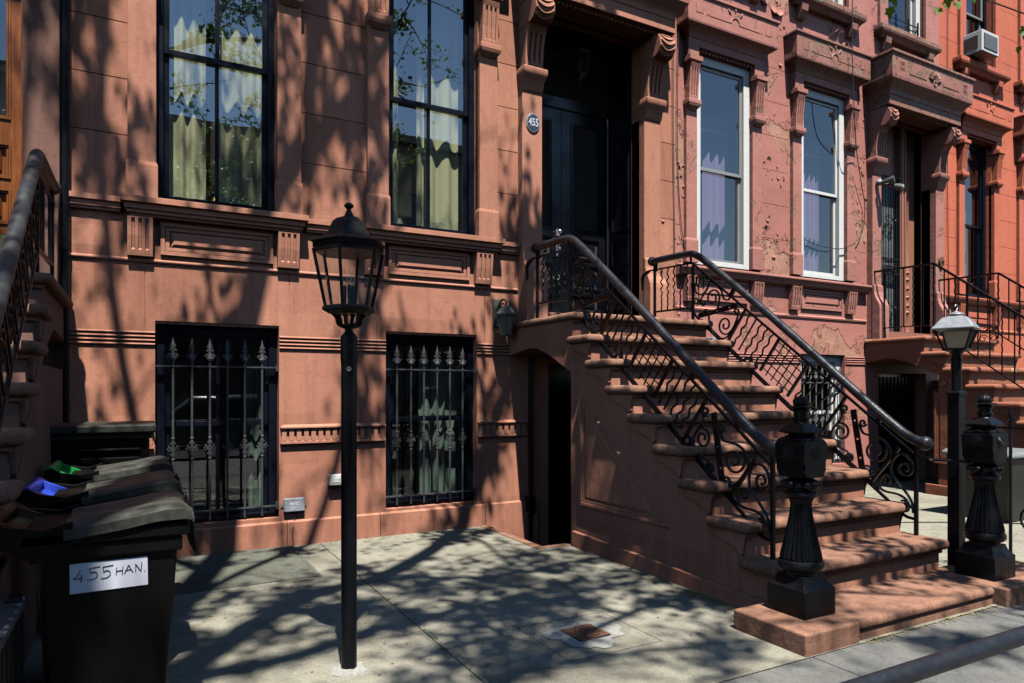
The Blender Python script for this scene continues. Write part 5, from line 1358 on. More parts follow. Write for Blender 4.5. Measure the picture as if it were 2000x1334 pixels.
# curled flakes of paint
bm = BM(); rnd = random.Random(5)
spots = [(8.35, 6.12, .2), (8.5, 6.1, .16), (8.66, 6.05, .12), (7.25, 6.3, .14), (7.0, 6.35, .1), (6.35, 6.15, .16), (6.2, 6.2, .12), (6.5, 6.1, .1), (7.10, 4.30, .05), (7.05, 3.40, .06), (7.2, 3.1, .05), (5.60, 3.95, .05), (7.3, 5.6, .05)]
for cx, cz, n, sp in ((7.1, 4.2, 14, .3), (7.15, 3.3, 12, .25), (5.6, 3.9, 10, .25), (5.6, 3.0, 10, .3), (8.93, 3.2, 10, .3), (8.92, 4.7, 8, .3), (8.4, 6.1, 16, .3), (7.1, 6.1, 14, .3), (6.3, 6.2, 8, .2), (9.4, 6.2, 8, .4), (8.95, 3.95, 6, .3)):
    for _ in range(n):
        x_ = cx + rnd.gauss(0, .07 if abs(cx - 7.15) > .1 and cz < 5.9 else .13); z_ = cz + rnd.gauss(0, sp)
        if z_ > 5.35 and z_ < 6.02: z_ = 6.05
        spots.append((x_, z_, rnd.uniform(.014, .04)))
for x, z, s in spots:
    a0 = rnd.uniform(-.9, .9); n = 6; rows = []; up_ = -1 if rnd.random() < .4 else 1; asp = rnd.uniform(.6, 1.8)
    for i in range(n + 1):
        t = i / n; row = []
        for j in range(5):
            u = j / 4 - .5; jag = rnd.uniform(-.12, .12) * s if i == n else 0
            wd = s * (1.15 - .5 * t) * asp; dz = (-s * t * .8 + jag) * up_ + .15 * s * math.sin(j * 2.1 + s * 90); out = .30 * s * t ** 2
            row.append((x + u * wd + dz * a0, F - .002 - out, z - s * .2 + dz * -1 if False else z + dz))
        rows.append(row)
    a = [[bm.verts.new(p) for p in r_] for r_ in rows]; b = [[bm.verts.new((p[0], p[1] + .004, p[2])) for p in r_] for r_ in rows]
    for i in range(n):
        for j in range(4): bm.faces.new((a[i][j], a[i][j+1], a[i+1][j+1], a[i+1][j])); bm.faces.new((b[i][j], b[i+1][j], b[i+1][j+1], b[i][j+1]))
    for i in range(n): bm.faces.new((a[i][0], a[i+1][0], b[i+1][0], b[i][0])); bm.faces.new((a[i][4], b[i][4], b[i+1][4], a[i+1][4]))
    for j in range(4): bm.faces.new((a[n][j], a[n][j+1], b[n][j+1], b[n][j]))
obj('peeling_paint', bm, MAUVE_T, H2, smooth=True)
T = thing('floodlight', 'pair of grey outdoor floodlights on the pilaster beside the mauve house door', 'floodlight', (9.2, F - .15, 4.25))
bm = BM(); ball(bm, (9.17, F - .13, 4.28), .045); tube(bm, [(9.17, F - .13, 4.28), (9.22, F - .19, 4.25), (9.24, F - .22, 4.23)], .03, 10); obj('mount', bm, GREYBOX, T, smooth=True)
bm = BM()
for q0, q1 in (((9.22, F - .2, 4.24), (9.30, F - .38, 4.16)), ((9.14, F - .18, 4.26), (9.20, F - .33, 4.28))):
    a = Vector(q0); b = Vector(q1); tube(bm, [a, a + (b - a) * .45, a + (b - a) * .7, b], [.026, .03, .046, .05], 16)
obj('lamp_head', bm, VERDI, T, smooth=True)
bm = BM(); a = Vector((9.30, F - .38, 4.16)); dd = (a - Vector((9.22, F - .2, 4.24))).normalized(); tube(bm, [a - dd * .004, a + dd * .012, a + dd * .022], [.046, .036, .01], 16); obj('lens', bm, m_simple('cream_lens', (.42, .41, .3), .3), T, smooth=True)
T = thing('doorbell', 'oval rusty doorbell plate on the pilaster right of the mauve house door', 'doorbell', (10.72, F - .1, 3.3))
bm = BM(); oval(bm, 10.72, F - .088, F - .12, 3.30, .055, .085, 20); obj('plate', bm, RUSTY, T, smooth=True)
bm = BM(); ball(bm, (10.73, F - .125, 3.30), .02); obj('button', bm, IRON, T, smooth=True)
bm = BM(); box(bm, 5.98, 6.12, F - .14, F, 1.86, 1.98); tag(obj('utility_box', bm, GREYBOX, bevel=.008), 'small grey utility box on the mauve wall behind the far stair railing', 'utility box')

# cables
def cable(label, pts, r=.006):
    bm = BM(); tube(bm, smooth_pts([Vector(p) for p in pts], 6), r, 6); return tag(obj('cable', bm, CABLE), label, 'cable')
cable('thin dark cable hanging down the mauve wall close to the 455 door pilaster', [(5.47, F - .03, 5.6), (5.47, F - .025, 4.4), (5.49, F - .02, 3.4), (5.50, F - .02, 2.9)], .005)
cable('thin dark cable slanting down the mauve wall toward the far handrail', [(5.56, F - .03, 5.9), (5.53, F - .03, 4.6), (5.55, F - .02, 3.9), (5.60, F - .02, 3.3), (5.68, F - .03, 2.85), (5.7, F - .13, 2.4)], .005)
cable('black cable drooping in a loop across the second white framed window', [(8.35, F - .3, 7.5), (8.36, F - .28, 6.0), (8.45, F - .25, 5.0), (8.72, F - .1, 4.6), (8.88, F - .06, 4.2), (8.98, F - .04, 3.9), (8.86, F - .05, 3.5), (8.5, F - .04, 3.30), (8.1, F + .0, 3.30), (7.8, F + .02, 3.36)], .006)
cable('thin cable running down the orange wall beside the boundary of the mauve house', [(11.05, F - .02, 7.5), (11.03, F - .02, 5), (11.06, F - .02, 3.2), (11.05, F - .02, 2.4)], .005)

# ---- orange house --------------------------------------------------------------
H3 = thing('orange_house', 'bright orange painted row house at the right edge with an air conditioner upstairs', 'house', (12.5, F, 0))
OW = [(11.46, 12.32), (13.25, 14.1)]
UPO = [(11.5, 12.36), (13.3, 14.15)]
holes = [(a, b, 2.80, 5.405, .17, True) for a, b in OW] + [(a, b, 6.60, 8.5, .17, True) for a, b in UPO]
for k in range(14):
    z = 3.3 + .44 * k
    if not 5.3 < z < 5.6: holes.append((10.852, 18, z - .003, z + .003, .007, False))
bm = BM(); relief(bm, 10.851, 18, -.6, 9.5, holes); obj('wall', bm, ORANGE, H3, recalc=False)
bm = BM(); box(bm, 10.86, 18, F + .6, F + 9, 0, 9.4); obj('rear_block', bm, ROOM, H3)
for a, b in OW:
    surround(H3, a, b, .15, ORANGE)
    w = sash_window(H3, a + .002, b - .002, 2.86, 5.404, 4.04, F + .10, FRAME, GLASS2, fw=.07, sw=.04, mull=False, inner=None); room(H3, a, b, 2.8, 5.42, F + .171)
    bm = BM(); curtain_bm(bm, a + .02, b - .1, 2.8, 5.4, F + .34, .02, .14, 51); obj('curtain', bm, m_cloth('grey_sheer', (.35, .37, .38), .3), w, smooth=True, recalc=False, angle=180)
bm = BM(); loops(bm, [[(10.86, F + .03, z), (10.86, F - p, z), (16, F - p, z), (16, F + .03, z)] for p, z in [(.02, 2.70), (.07, 2.72), (.10, 2.78), (.11, 2.815), (.02, 2.84)]]); obj('window_sill', bm, ORANGE, H3, bevel=.006)
for x in (11.3, 12.33, 13.09): bracket(H3, x, x + .155, ORANGE)
apron(H3, 11.52, 12.28, ORANGE)
bm = BM(); loops(bm, [[(10.86, F + .03, z), (10.86, F - p, z), (16, F - p, z), (16, F + .03, z)] for p, z in [(0, 2.30), (.015, 2.31), (.02, 2.33), (.0, 2.35)]]); obj('string_course', bm, ORANGE, H3)
for a, b in UPO:
    bm = BM(); mitre(bm, a - .25, b + .25, [(.06, 6.40), (.09, 6.44), (.13, 6.47), (.14, 6.50), (.14, 6.56), (.02, 6.59)], p0=.09)
    for x in (a - .12, b + .0): prism_x(bm, x, x + .12, [(F + .02, 6.22), (F - .05, 6.24), (F - .10, 6.33), (F - .11, 6.41), (F + .02, 6.41)])
    for x0 in (a - .16, b): box(bm, x0, x0 + .16, F - .05, F + .02, 6.59, 9.4)
    obj('window_sill', bm, ORANGE, H3, bevel=.006)
    w = sash_window(H3, a + .002, b - .002, 6.61, 8.48, 7.5, F + .11, FRAME, GLASS2, fw=.06, sw=.035, mull=False, inner=ALU); room(H3, a, b, 6.6, 8.5, F + .171)
T = thing('air_conditioner', 'white window air conditioner sticking out of the upper window of the orange house', 'air conditioner', (11.65, F - .2, 6.6))
bm = BM(); box(bm, 11.42, 11.90, F - .32, F + .12, 6.60, 6.93); obj('casing', bm, STAINLESS, T, bevel=.008)
bm = BM(); box(bm, 11.47, 11.85, F - .325, F - .319, 6.65, 6.88); box(bm, 11.415, 11.421, F - .26, F - .02, 6.66, 6.86); obj('vent_recess', bm, m_simple('ac_dark', (.04, .04, .045), .6), T)
bm = BM()
for i in range(14): z = 6.657 + i * .0165; box(bm, 11.47, 11.85, F - .331, F - .325, z, z + .006)
for i in range(9): x = 11.5 + i * .04; box(bm, x, x + .004, F - .333, F - .331, 6.65, 6.88)
obj('grille', bm, GREYBOX, T)

# ---- railings of the rust stoop --------------------------------------------------
def thin_rail(X, dy, label):
    T = thing('stair_railing', label, 'railing', (X, 4.5, 0), 'thin twisted iron railings of the rust red stoop'); V = lambda y, z: (X, y + dy, z)
    bm = BM(); tube(bm, [V(6.10, 3.02), V(5.25, 3.005), V(2.9, 1.188)], .018, 4, flat=(1.4, 1)); tube(bm, [V(6.10, 3.02), V(6.12, 2.9), V(6.13, 2.4)], .010, 4); obj('top_rail', bm, IRON, T)
    bm = BM(); tube(bm, [V(5.95, 2.215), V(5.33, 2.205), V(2.9, .37)], .011, 4); obj('bottom_rail', bm, IRON, T)
    y = 5.93; k = 0
    while y > 2.95:
        zt = 3.01 if y > 5.25 else 3.005 - (5.25 - y) * .7735; zb = 2.21 if y > 5.33 else 2.205 - (5.33 - y) * .755
        post = k in (0, 5, 7, 15)
        if post: zb = min(zb, 2.08) if y > 5.2 else zb - .1
        bm = BM(); n = 26; pts = [(X + .004 * math.cos(i * 1.9) * (k % 2), y + dy + .004 * math.sin(i * 1.9) * (k % 2), zb + (zt - zb) * i / n) for i in range(n + 1)]
        tube(bm, pts, .012 if post else .009, 5); obj('post' if post else 'picket', bm, IRON, T)
        y -= .135; k += 1
    bm = BM()
    for cy in (4.6, 4.06, 3.5):
        cz = 3.005 - (5.25 - cy) * .7735 - .45
        for sy in (-1, 1):
            for sz in (-1, 1): tube(bm, [(X, dy + cy + sy * p[0], cz + sz * p[1]) for p in spiral(.055, .07, .05, .015, 200, 1.2)], .006, 5)
            tube(bm, [(X, dy + cy + sy * .01, cz + .02), (X, dy + cy + sy * .08, cz - .0), (X, dy + cy + sy * .11, cz - .12)], .006, 5)
    obj('scrollwork', bm, IRON, T); return T
thin_rail(9.12, 0, 'thin black twisted bar railing on the near side of the rust red stoop')
thin_rail(10.68, 0, 'thin black twisted bar railing on the far side of the rust red stoop')

# ---- spear fence, bin on the right, pipe rail ---------------------------------------
T = thing('spear_fence', 'low black iron fence with spear tips running behind the right newel post', 'fence', (5.5, 3, 0))
bm = BM()
for z in (1.078, .10): box(bm, 5.494, 5.506, .9, 3.0, z - .006, z + .006)
obj('rail', bm, IRON, T)
for k in range(7):
    y = 2.945 - k * .32; bm = BM(); tube(bm, [(5.5, y, 0), (5.5, y, 1.10)], .011, 6); P = obj('picket', bm, IRON, T)
    bm = BM(); tube(bm, [(5.5, y, 1.09), (5.5, y, 1.10), (5.5, y, 1.125), (5.5, y, 1.15), (5.5, y, 1.175), (5.5, y, 1.205), (5.5, y, 1.215)], [.016, .016, .01, .014, .018, .008, .007], 8)
    for sx, sy in ((1, 0), (-1, 0), (0, 1), (0, -1)): tube(bm, [(5.5, y, 1.13), (5.5 + sx * .03, y + sy * .03, 1.14), (5.5 + sx * .04, y + sy * .04, 1.125)], [.008, .006, .002], 6)
    obj('spear_tip', bm, IRON, P, smooth=True)
bm = BM()
for k in range(6):
    yc = 2.945 - .16 - k * .32
    for z, s in ((.75, 1), (.45, -1)): tube(bm, [(5.5, p[0], p[1]) for p in spiral(yc, z, .11, .02, 90 * s, 1.6)], .008, 6)
    tube(bm, smooth_pts([Vector((5.5, yc + .14, .35)), Vector((5.5, yc + .02, .3)), Vector((5.5, yc - .1, .12))]), .008, 6)
del bm
bm = BM()
for k in range(1, 6):
    yc = 2.945 - .16 - k * .32
    for z, s in ((.75, 1), (.45, -1)): tube(bm, [(5.5, p[0], p[1]) for p in spiral(yc, z, .11, .02, 90 * s, 1.6)], .008, 6)
obj('scrollwork', bm, IRON, T)
bm = BM(); tube(bm, [(4.88, 2.84, .86), (5.0, 2.7, .86), (5.0, 2.6, .86)], .008, 6); tube(bm, [(4.865, 2.93, .885), (4.865, 2.80, .87), (4.95, 2.60, .86)], .008, 6)
tag(obj('tie_bar', bm, IRON), 'thin iron tie bar joining the far stair railing to the right newel post', 'tie bar')
T = thing('refuse_bin', 'grey green bin partly cut off by the right edge behind the spear fence', 'storage bin', (8.1, 3.9, 0))
bm = BM(); loops(bm, [[(7.68 + i, 3.66 + i, z), (8.4 - i, 3.66 + i, z), (8.4 - i, 4.3 - i, z), (7.68 + i, 4.3 - i, z)] for i, z in ((.05, 0), (0, .66))]); obj('body', bm, m_simple('dark_green_bin', (.02, .028, .022), .5), T, bevel=.015)
bm = BM(); loops(bm, [[(7.65 + i, 3.63 + i, z), (8.43 - i, 3.63 + i, z), (8.43 - i, 4.33 - i, z), (7.65 + i, 4.33 - i, z)] for i, z in ((0, .66), (0, .69), (.03, .72))]); obj('lid', bm, m_simple('grey_lid', (.17, .19, .18), .5), T, bevel=.01)
T = thing('pipe_rail', 'thick black pipe rail crossing the lower right corner close to the viewer', 'railing', (1.4, .7, 0))
bm = BM(); tube(bm, [(-.6, .7, .872), (1.4, .7, .872), (5.2, .7, .872)], .0165, 24); obj('top_pipe', bm, m_simple('black_pipe', (.008, .010, .015), .45, 0, .4, .5, 60, .5), T, smooth=True)
bm = BM(); tube(bm, [(-.6, .7, .45), (5.2, .7, .45)], .02, 16); obj('lower_pipe', bm, IRON, T, smooth=True)
for x in (-.6, 2.3, 5.2): bm = BM(); tube(bm, [(x, .7, 0), (x, .7, .872)], .016, 16); obj('post', bm, IRON, T, smooth=True)

# ---- opposite side of the street (seen in the window glass) ---------------------------
BR = [m_stone('far_brick_red', (.17, .085, .065)), m_stone('far_brick_brown', (.15, .095, .075)), m_stone('far_stone_grey', (.19, .16, .13))]
for i in range(7):
    x0 = -20 + i * 6.2; hgt = 12.6 + (i % 3) * .5
    T = thing('row_house', ['red brick', 'brown brick', 'greyish stone'][i % 3] + ' row house across the street, %s in the facing row' % ['first', 'second', 'third', 'fourth', 'fifth', 'sixth', 'seventh'][i], 'house', (x0 + 3, -20, 0), 'houses across the street')
    hs = [(x0 + .7 + c * 1.75, x0 + 1.75 + c * 1.75, 2.6 + f * 3.3, 4.6 + f * 3.3, .15, False) for c in range(3) for f in range(3)]
    bm = BM(); relief(bm, x0, x0 + 6.15, 0, hgt, hs, y=0)
    for v in bm.verts: v.co = Vector((v.co.x, -20 - v.co.y, v.co.z))
    obj('wall', bm, BR[i % 3], T, recalc=False)
    bm = BM(); box(bm, x0, x0 + 6.15, -29, -20.3, 0, hgt - .05); obj('rear_block', bm, BR[i % 3], T)
    bm = BM()
    for h in hs: box(bm, h[0] + .05, h[1] - .05, -20.13, -20.10, h[2] + .05, h[3] - .05)
    obj('window', bm, m_simple('far_window', (.03, .035, .04), .1, 0, .1, 0), T)
    bm = BM(); box(bm, x0 - .0, x0 + 6.15, -20.3, -19.6, hgt - .05, hgt + .35); obj('cornice', bm, BR[i % 3], T)

# ---- parked car on the near kerb (mirrored in the basement glass) -----------------------
T = thing('parked_car', 'silver grey parked car at the kerb behind the viewer', 'car', (1.5, -3.2, -.14))
CAR = m_simple('silver_car_paint', (.07, .08, .09), .25, .3, .03, 0, 10, .6)
bm = BM(); prof = [(-2.1, .3), (-2.15, .55), (-2.0, .8), (-1.2, .92), (-.6, 1.38), (.7, 1.42), (1.35, 1.0), (2.0, .9), (2.15, .6), (2.1, .3)]
ls = []
for yy, k in ((-4.0, .94), (-3.9, 1), (-2.5, 1), (-2.4, .94)):
    ls.append([(1.5 + x * (.98 if k < 1 else 1), yy, -.14 + z * k) for x, z in prof])
rows = [[bm.verts.new(p) for p in l] for l in ls]; n = len(prof)
for a, b in zip(rows, rows[1:]):
    for i in range(n): j = (i + 1) % n; bm.faces.new((a[i], a[j], b[j], b[i]))
for r_ in (rows[0][::-1], rows[-1]): f = bm.faces.new(r_); bmesh.ops.triangulate(bm, faces=[f])
obj('body', bm, CAR, T, bevel=.05, seg=3, smooth=True)
bm = BM()
for yy in (-2.395, -4.012): 
    v = [bm.verts.new((1.5 + x, yy, -.14 + z)) for x, z in [(-1.05, .90), (-.55, 1.22), (.62, 1.25), (1.1, .92)]]; bm.faces.new(v)
for p in ([(-1.22, .94), (-.62, 1.39)], [(.72, 1.43), (1.37, 1.02)]):
    v = [bm.verts.new((1.5 + p[0][0] + q, y, -.14 + p[0][1])) for q, y in ((0, -3.85), (0, -2.55))] + [bm.verts.new((1.5 + p[1][0], y, -.14 + p[1][1])) for y in (-2.55, -3.85)]
    bm.faces.new(v)
obj('window', bm, m_simple('car_glass', (.02, .025, .03), .05, 0, .05, 0), T, recalc=False)
for x in (-1.3, 1.3):
    for yy in (-2.62, -4.0):
        bm = BM(); tb = [(.32 * math.cos(2*math.pi*i/24), .32 * math.sin(2*math.pi*i/24)) for i in range(24)]
        loops(bm, [[(1.5 + x + a * k, y, .18 + b * k) for a, b in tb] for y, k in ((yy, .9), (yy + .03, 1), (yy + .2, 1), (yy + .23, .9))]); obj('wheel', bm, BIN, T)

# ---- street trees ---------------------------------------------------------------------
LEAFSHAPE = [(0, 0), (.16, .10), (.42, .06), (.34, .30), (.5, .52), (.24, .56), (.16, .78), (0, 1.05), (-.16, .78), (-.24, .56), (-.5, .52), (-.34, .30), (-.42, .06), (-.16, .10)]
def leaf(bm, p, size, rnd, simple=True, droop=.3):
    a = rnd.uniform(0, 2 * math.pi); tilt = rnd.uniform(-.2, 1.2)
    M = Matrix.Rotation(a, 3, 'Z') @ Matrix.Rotation(tilt, 3, 'X') @ Matrix.Rotation(rnd.uniform(-.6, .6), 3, 'Y')
    sh = [(-.1, 0), (-.5, .45), (-.15, .75), (0, 1.0), (.15, .75), (.5, .45), (.1, 0)] if simple else LEAFSHAPE
    vs = [bm.verts.new(p + M @ Vector((x * size, y * size, -.12 * abs(x) * size))) for x, y in sh]
    bm.faces.new(vs)
def limb(bm, pts, r0, r1, rnd, k=5):
    P = smooth_pts([Vector(p) for p in pts], k); n = len(P)
    tube(bm, P, [r0 + (r1 - r0) * i / (n - 1) for i in range(n)], 8)
    return P
def grow(tb, lb, p, d, L, r, lev, rnd, leafs, lsize, spread=.7):
    n = 5; pts = [p.copy()]; dd = d.copy()
    for i in range(n):
        dd = (dd + Vector((rnd.uniform(-1, 1), rnd.uniform(-1, 1), rnd.uniform(-.6, .9))) * .22).normalized(); p = p + dd * (L / n); pts.append(p.copy())
    tube(tb, pts, [r * (1 - .6 * i / n) for i in range(n + 1)], 5 if lev < 2 else 6)
    if lev == 0:
        for q in pts[1:]:
            for _ in range(leafs): leaf(lb, q + Vector((rnd.gauss(0, .07), rnd.gauss(0, .07), rnd.gauss(0, .07))), lsize * rnd.uniform(.6, 1.2), rnd)
        return
    for i in range(1, n + 1):
        for _ in range(1 if i < n else 2):
            nd = (dd * .6 + Vector((rnd.uniform(-1, 1), rnd.uniform(-1, 1), rnd.uniform(-.7, .9))).normalized() * spread).normalized()
            grow(tb, lb, pts[i], nd, L * rnd.uniform(.45, .7), r * .5, lev - 1, rnd, leafs, lsize, spread)
def tree(name, label, limbs, tips, seed, leafs=2, lsize=.11, group=None, lev=1, L=1.0, twig=0):
    rnd = random.Random(seed); loc = limbs[0][0][0]; T = thing(name, label, 'tree', (loc[0], loc[1], 0), group)
    tb, lb = BM(), BM()
    for pts, r0, r1, dens in limbs:
        P = limb(tb, pts, r0, r1, rnd)
        if dens:
            step = max(1, int(len(P) / dens))
            for i in range(2, len(P), step):
                d = Vector((rnd.uniform(-1, 1), rnd.uniform(-.8, .8), rnd.uniform(-.4, .9))).normalized(); f = .25 + .75 * rnd.random()
                grow(tb, lb, P[i], d, L * f * rnd.uniform(.8, 1.3), max(.012, (r0 + r1) * .16), lev, rnd, leafs, lsize)
        if twig:
            for i in range(3, len(P) - 1):
                if P[i].z < 6 or rnd.random() > twig / 12: continue
                d = Vector((rnd.uniform(-1, 1), rnd.uniform(-.8, .8), rnd.uniform(-.6, .8))).normalized(); q = P[i].copy(); pts = [q.copy()]
                for k_ in range(6): d = (d + Vector((rnd.uniform(-1, 1), rnd.uniform(-1, 1), rnd.uniform(-1, 1))) * .25).normalized(); q = q + d * rnd.uniform(.12, .25); pts.append(q.copy())
                tube(tb, pts, [.012, .011, .009, .008, .007, .006, .005], 4)
                for q in pts[2:]:
                    for _ in range(2): leaf(lb, q + Vector((rnd.gauss(0, .05), rnd.gauss(0, .05), rnd.gauss(0, .05))), rnd.uniform(.04, .08), rnd)
    for p, s in tips:
        grow(tb, lb, Vector(p), Vector((rnd.uniform(-1, 1), rnd.uniform(-.5, .5), rnd.uniform(-.3, .8))).normalized(), s, .03, lev, rnd, leafs, lsize)
    obj('trunk', tb, BARK, T, smooth=True); obj('crown', lb, LEAF, T, recalc=False)
    return T
Y0 = .8
limbsA = [
 ([(-1.5, -1.1, -.1), (-1.48, -1.05, 2), (-1.42, -.9, 4.2), (-1.25, -.55, 6.5), (-1.05, -.1, 8.8), (-.9, .35, 11), (-.78, .65, 13.2), (-.66, Y0, 15.48), (-.55, Y0, 15.87), (-.45, Y0, 16.31), (-.33, Y0, 16.8), (-.05, Y0, 17.37), (.18, Y0, 17.71), (.41, Y0, 18.02), (.69, Y0, 18.42), (1.3, Y0, 19.6)], .17, .035, 9),
 ([(-.05, Y0, 17.2), (-.02, Y0, 17.61), (-.03, Y0, 18.01), (.01, Y0, 18.4), (.11, Y0, 18.8), (.2, Y0, 19.8)], .075, .045, 4),
 ([(.42, Y0, 18.02), (.26, Y0, 18.28), (.13, Y0, 18.64), (-.1, Y0, 19.6)], .035, .02, 3),
 ([(-1.12, -.3, 8.2), (-.6, .2, 9.4), (-.01, .7, 10.07), (.47, .7, 10.62), (.89, .7, 11.89), (1.2, .7, 13.2), (1.40, .75, 13.9), (1.5, Y0, 14.15), (1.7, Y0, 14.53), (1.79, Y0, 14.93), (1.91, Y0, 15.23), (2.09, Y0, 15.6), (2.3, Y0, 16.8), (2.9, Y0, 18)], .11, .03, 15),
 ([(.47, .7, 10.45), (.72, .7, 10.38), (1.13, .7, 9.86), (1.59, .7, 9.7), (2.24, .7, 9.98), (2.7, .7, 9.6), (3.2, .7, 9.5)], .045, .02, 6),
 ([(1.3, .7, 13.5), (1.48, .7, 12.6), (1.52, .7, 10.88), (1.59, .7, 9.7), (1.4, .7, 8.59), (1.25, .7, 7.03)], .03, .014, 7),
 ([(-1.0, -.1, 9.0), (-.8, .3, 8.4), (-.1, .5, 8.0), (.4, .7, 8.0), (.69, .7, 8.04), (.85, .7, 8.2), (1.16, .7, 8.3), (1.6, .7, 8.05), (2.2, .7, 8.2), (2.9, .7, 8.0)], .085, .02, 14),
 ([(1.16, .7, 8.3), (1.6, .7, 8.6), (2.0, .7, 8.8), (2.6, .7, 9.0), (3.1, .7, 9.1)], .032, .012, 9),
 ([(-.95, .1, 10), (-.7, .6, 11.5), (-.2, Y0, 13.2), (.2, Y0, 14.6), (.45, Y0, 15.8), (.9, Y0, 16.8), (1.1, Y0, 18)], .05, .015, 6),
 ([(-.8, .6, 12.8), (-1.2, Y0, 14.2), (-1.5, Y0, 15.8), (-1.6, Y0, 17.5), (-1.5, Y0, 19)], .055, .025, 11),
 ([(-1.0, 0, 9.2), (-1.5, .4, 10.4), (-1.8, .6, 12), (-1.9, .7, 14)], .055, .02, 9),
 ([(-1.0, 0, 9.2), (-1.6, .2, 9.3), (-1.6, .7, 9.8), (-1.2, .8, 10.6)], .05, .02, 12),
 ([(2.09, Y0, 15.6), (2.7, Y0, 16), (3.3, Y0, 17)], .03, .01, 4),
 ([(1.4, .7, 13.9), (1.0, Y0, 15), (.8, Y0, 16.2)], .03, .012, 5),
 ([(-.3, Y0, 16.9), (-.8, Y0, 17.6), (-1.0, Y0, 18.8)], .04, .02, 5),
]
def settle(p):
    if p[2] < 5: return (p[0] - .4, min(p[1], -.9) - .3, p[2])
    t = min(p[2] / 2.6, 5.365); k = min(1, (p[2] - 5) / 3); e = k * (.7 - 3.2 * min(1, max(0, (p[2] - 9) / 5)))
    return (p[0] + .05 * t - .2 * e - .4 * (1 - k), p[1] - e - .3 * (1 - k), p[2] - .3 * t + 2.3 * e)
limbsA = [([settle(p) for p in l[0]],) + l[1:] for l in limbsA]
limbsA += [([(-1.6, -.3, 8), (-2.1, .4, 10), (-2.2, 1.8, 11.4), (-2.0, 2.8, 12.6), (-1.9, 3.1, 14)], .06, .02, 13),
 ([(-2.15, .9, 10.5), (-1.6, 2.2, 11.2), (-1.3, 2.9, 12.2), (-1.1, 3.2, 14)], .04, .015, 8),
 ([(-1.6, -.4, 7.6), (-1.9, .6, 8.6), (-1.5, 1.2, 9.4), (-.9, 1.5, 10)], .05, .02, 9),
 ([(-1.6, -1.1, 5.5), (-.6, -.9, 6.6), (.8, -.4, 7.3), (2.0, .1, 7.4), (3.0, .3, 7.2), (4.0, .4, 6.9), (4.6, .5, 6.6)], .06, .01, 0),
 ([(-1.5, -1.0, 8.0), (-.2, -1.2, 8.9), (1.0, -1.2, 9.3), (2.2, -1.5, 9.4), (3.2, -2.0, 9.3), (4.2, -2.4, 9.2)], .05, .01, 19),
 ([(.6, -1.2, 9.2), (1.4, -.7, 9.4), (2.2, -.2, 9.3), (3.0, .2, 9.0)], .025, .008, 9),
 ([(2.0, .1, 7.4), (2.6, .6, 8.0), (3.1, 1.2, 8.4), (3.5, 2.0, 8.9)], .022, .006, 6),
 ([(2.6, .2, 7.3), (3.1, .0, 6.6), (3.7, -.1, 5.9), (4.3, -.2, 5.5)], .022, .006, 7),
 ([(3.0, .3, 7.2), (3.5, .7, 6.9), (4.0, 1.2, 6.7), (4.4, 1.6, 6.5)], .02, .006, 5),
 ([(3.6, .35, 7.0), (3.8, 1.0, 7.4), (4.0, 1.8, 7.9), (4.2, 2.4, 8.4)], .018, .006, 8),
 ([(3.4, .3, 7.1), (3.9, .1, 6.2), (4.4, .0, 5.8), (5.0, .0, 5.6)], .016, .006, 7)]
tree('street_tree', 'broad young leaved street tree rooted in the sidewalk left of the viewer', [(l[0], l[1], l[2], l[3] * .56) for l in limbsA], [((x_, y_, z_), .5) for x_, y_, z_ in ((.3, .2, 9.2), (.0, .3, 9.4), (.5, .2, 9.0), (-.3, .2, 9.6), (.7, .3, 9.3), (-.6, .3, 9.5), (1.6, .5, 7.6), (2.0, .4, 7.4), (1.2, .3, 6.8), (.6, .2, 7.0))], 21, leafs=3, lsize=.085, lev=1, L=.8, twig=5.5)
tree('street_tree', 'slender street tree across the road with a forked trunk', [
 ([(5.5, -11.5, -.1), (5.5, -11.5, 3), (5.3, -11.5, 5.5), (4.6, -11.3, 8), (4.0, -11, 10.5), (3.6, -11, 12)], .2, .03, 14),
 ([(5.3, -11.5, 5.2), (6.2, -11.3, 7.2), (6.9, -11, 9), (7.4, -11, 11)], .12, .03, 12),
 ([(5.4, -11.5, 4.4), (4.2, -11, 5.8), (2.8, -10.8, 6.6), (1.6, -10.8, 7.6)], .10, .02, 10)], [], 5, leafs=2, lsize=.13, lev=1, L=1.7)
tree('street_tree', 'leafy street tree across the road opposite the left stoop', [
 ([(-1.2, -11.8, -.1), (-1.2, -11.8, 3), (-.8, -11.6, 6), (-.2, -11.4, 9), (.6, -11.4, 11)], .22, .04, 14),
 ([(-1.0, -11.6, 4.5), (.3, -11.4, 6), (1.4, -11.2, 7.6), (2.6, -11, 8.3)], .13, .03, 12),
 ([(-1.1, -11.6, 4.9), (-2.4, -11.4, 7), (-3.4, -11, 9)], .12, .03, 10)], [], 9, leafs=2, lsize=.15, lev=1, L=1.7)
tree('street_tree', 'street tree on the near sidewalk with a low branch over the right stoops', [
 ([(10.5, -1.3, -.1), (10.5, -1.3, 3), (10.3, -1.2, 5), (9.6, -1, 7), (9.2, -.8, 9)], .2, .04, 0),
 ([(10.3, -1.2, 5.0), (8.6, .2, 5.6), (7.0, 1.6, 5.3), (5.8, 2.5, 4.7), (5.2, 2.9, 4.4)], .06, .006, 0)], [], 3, leafs=1, lsize=.1)
bm = BM(); rnd = random.Random(8)
def dirp(u, v, d):
    t = (u - 1000) / 1340; c_, s_ = math.cos(R(28.48)), math.sin(R(28.48)); return Vector((d * (s_ + t * c_), d * (c_ - t * s_), HX + d * (762 - v) / 1340))
TW = thing('leafy_twig', 'leafy maple twigs hanging into the top of the view above the mauve house', 'twig', tuple(dirp(1740, -60, 4.6)))
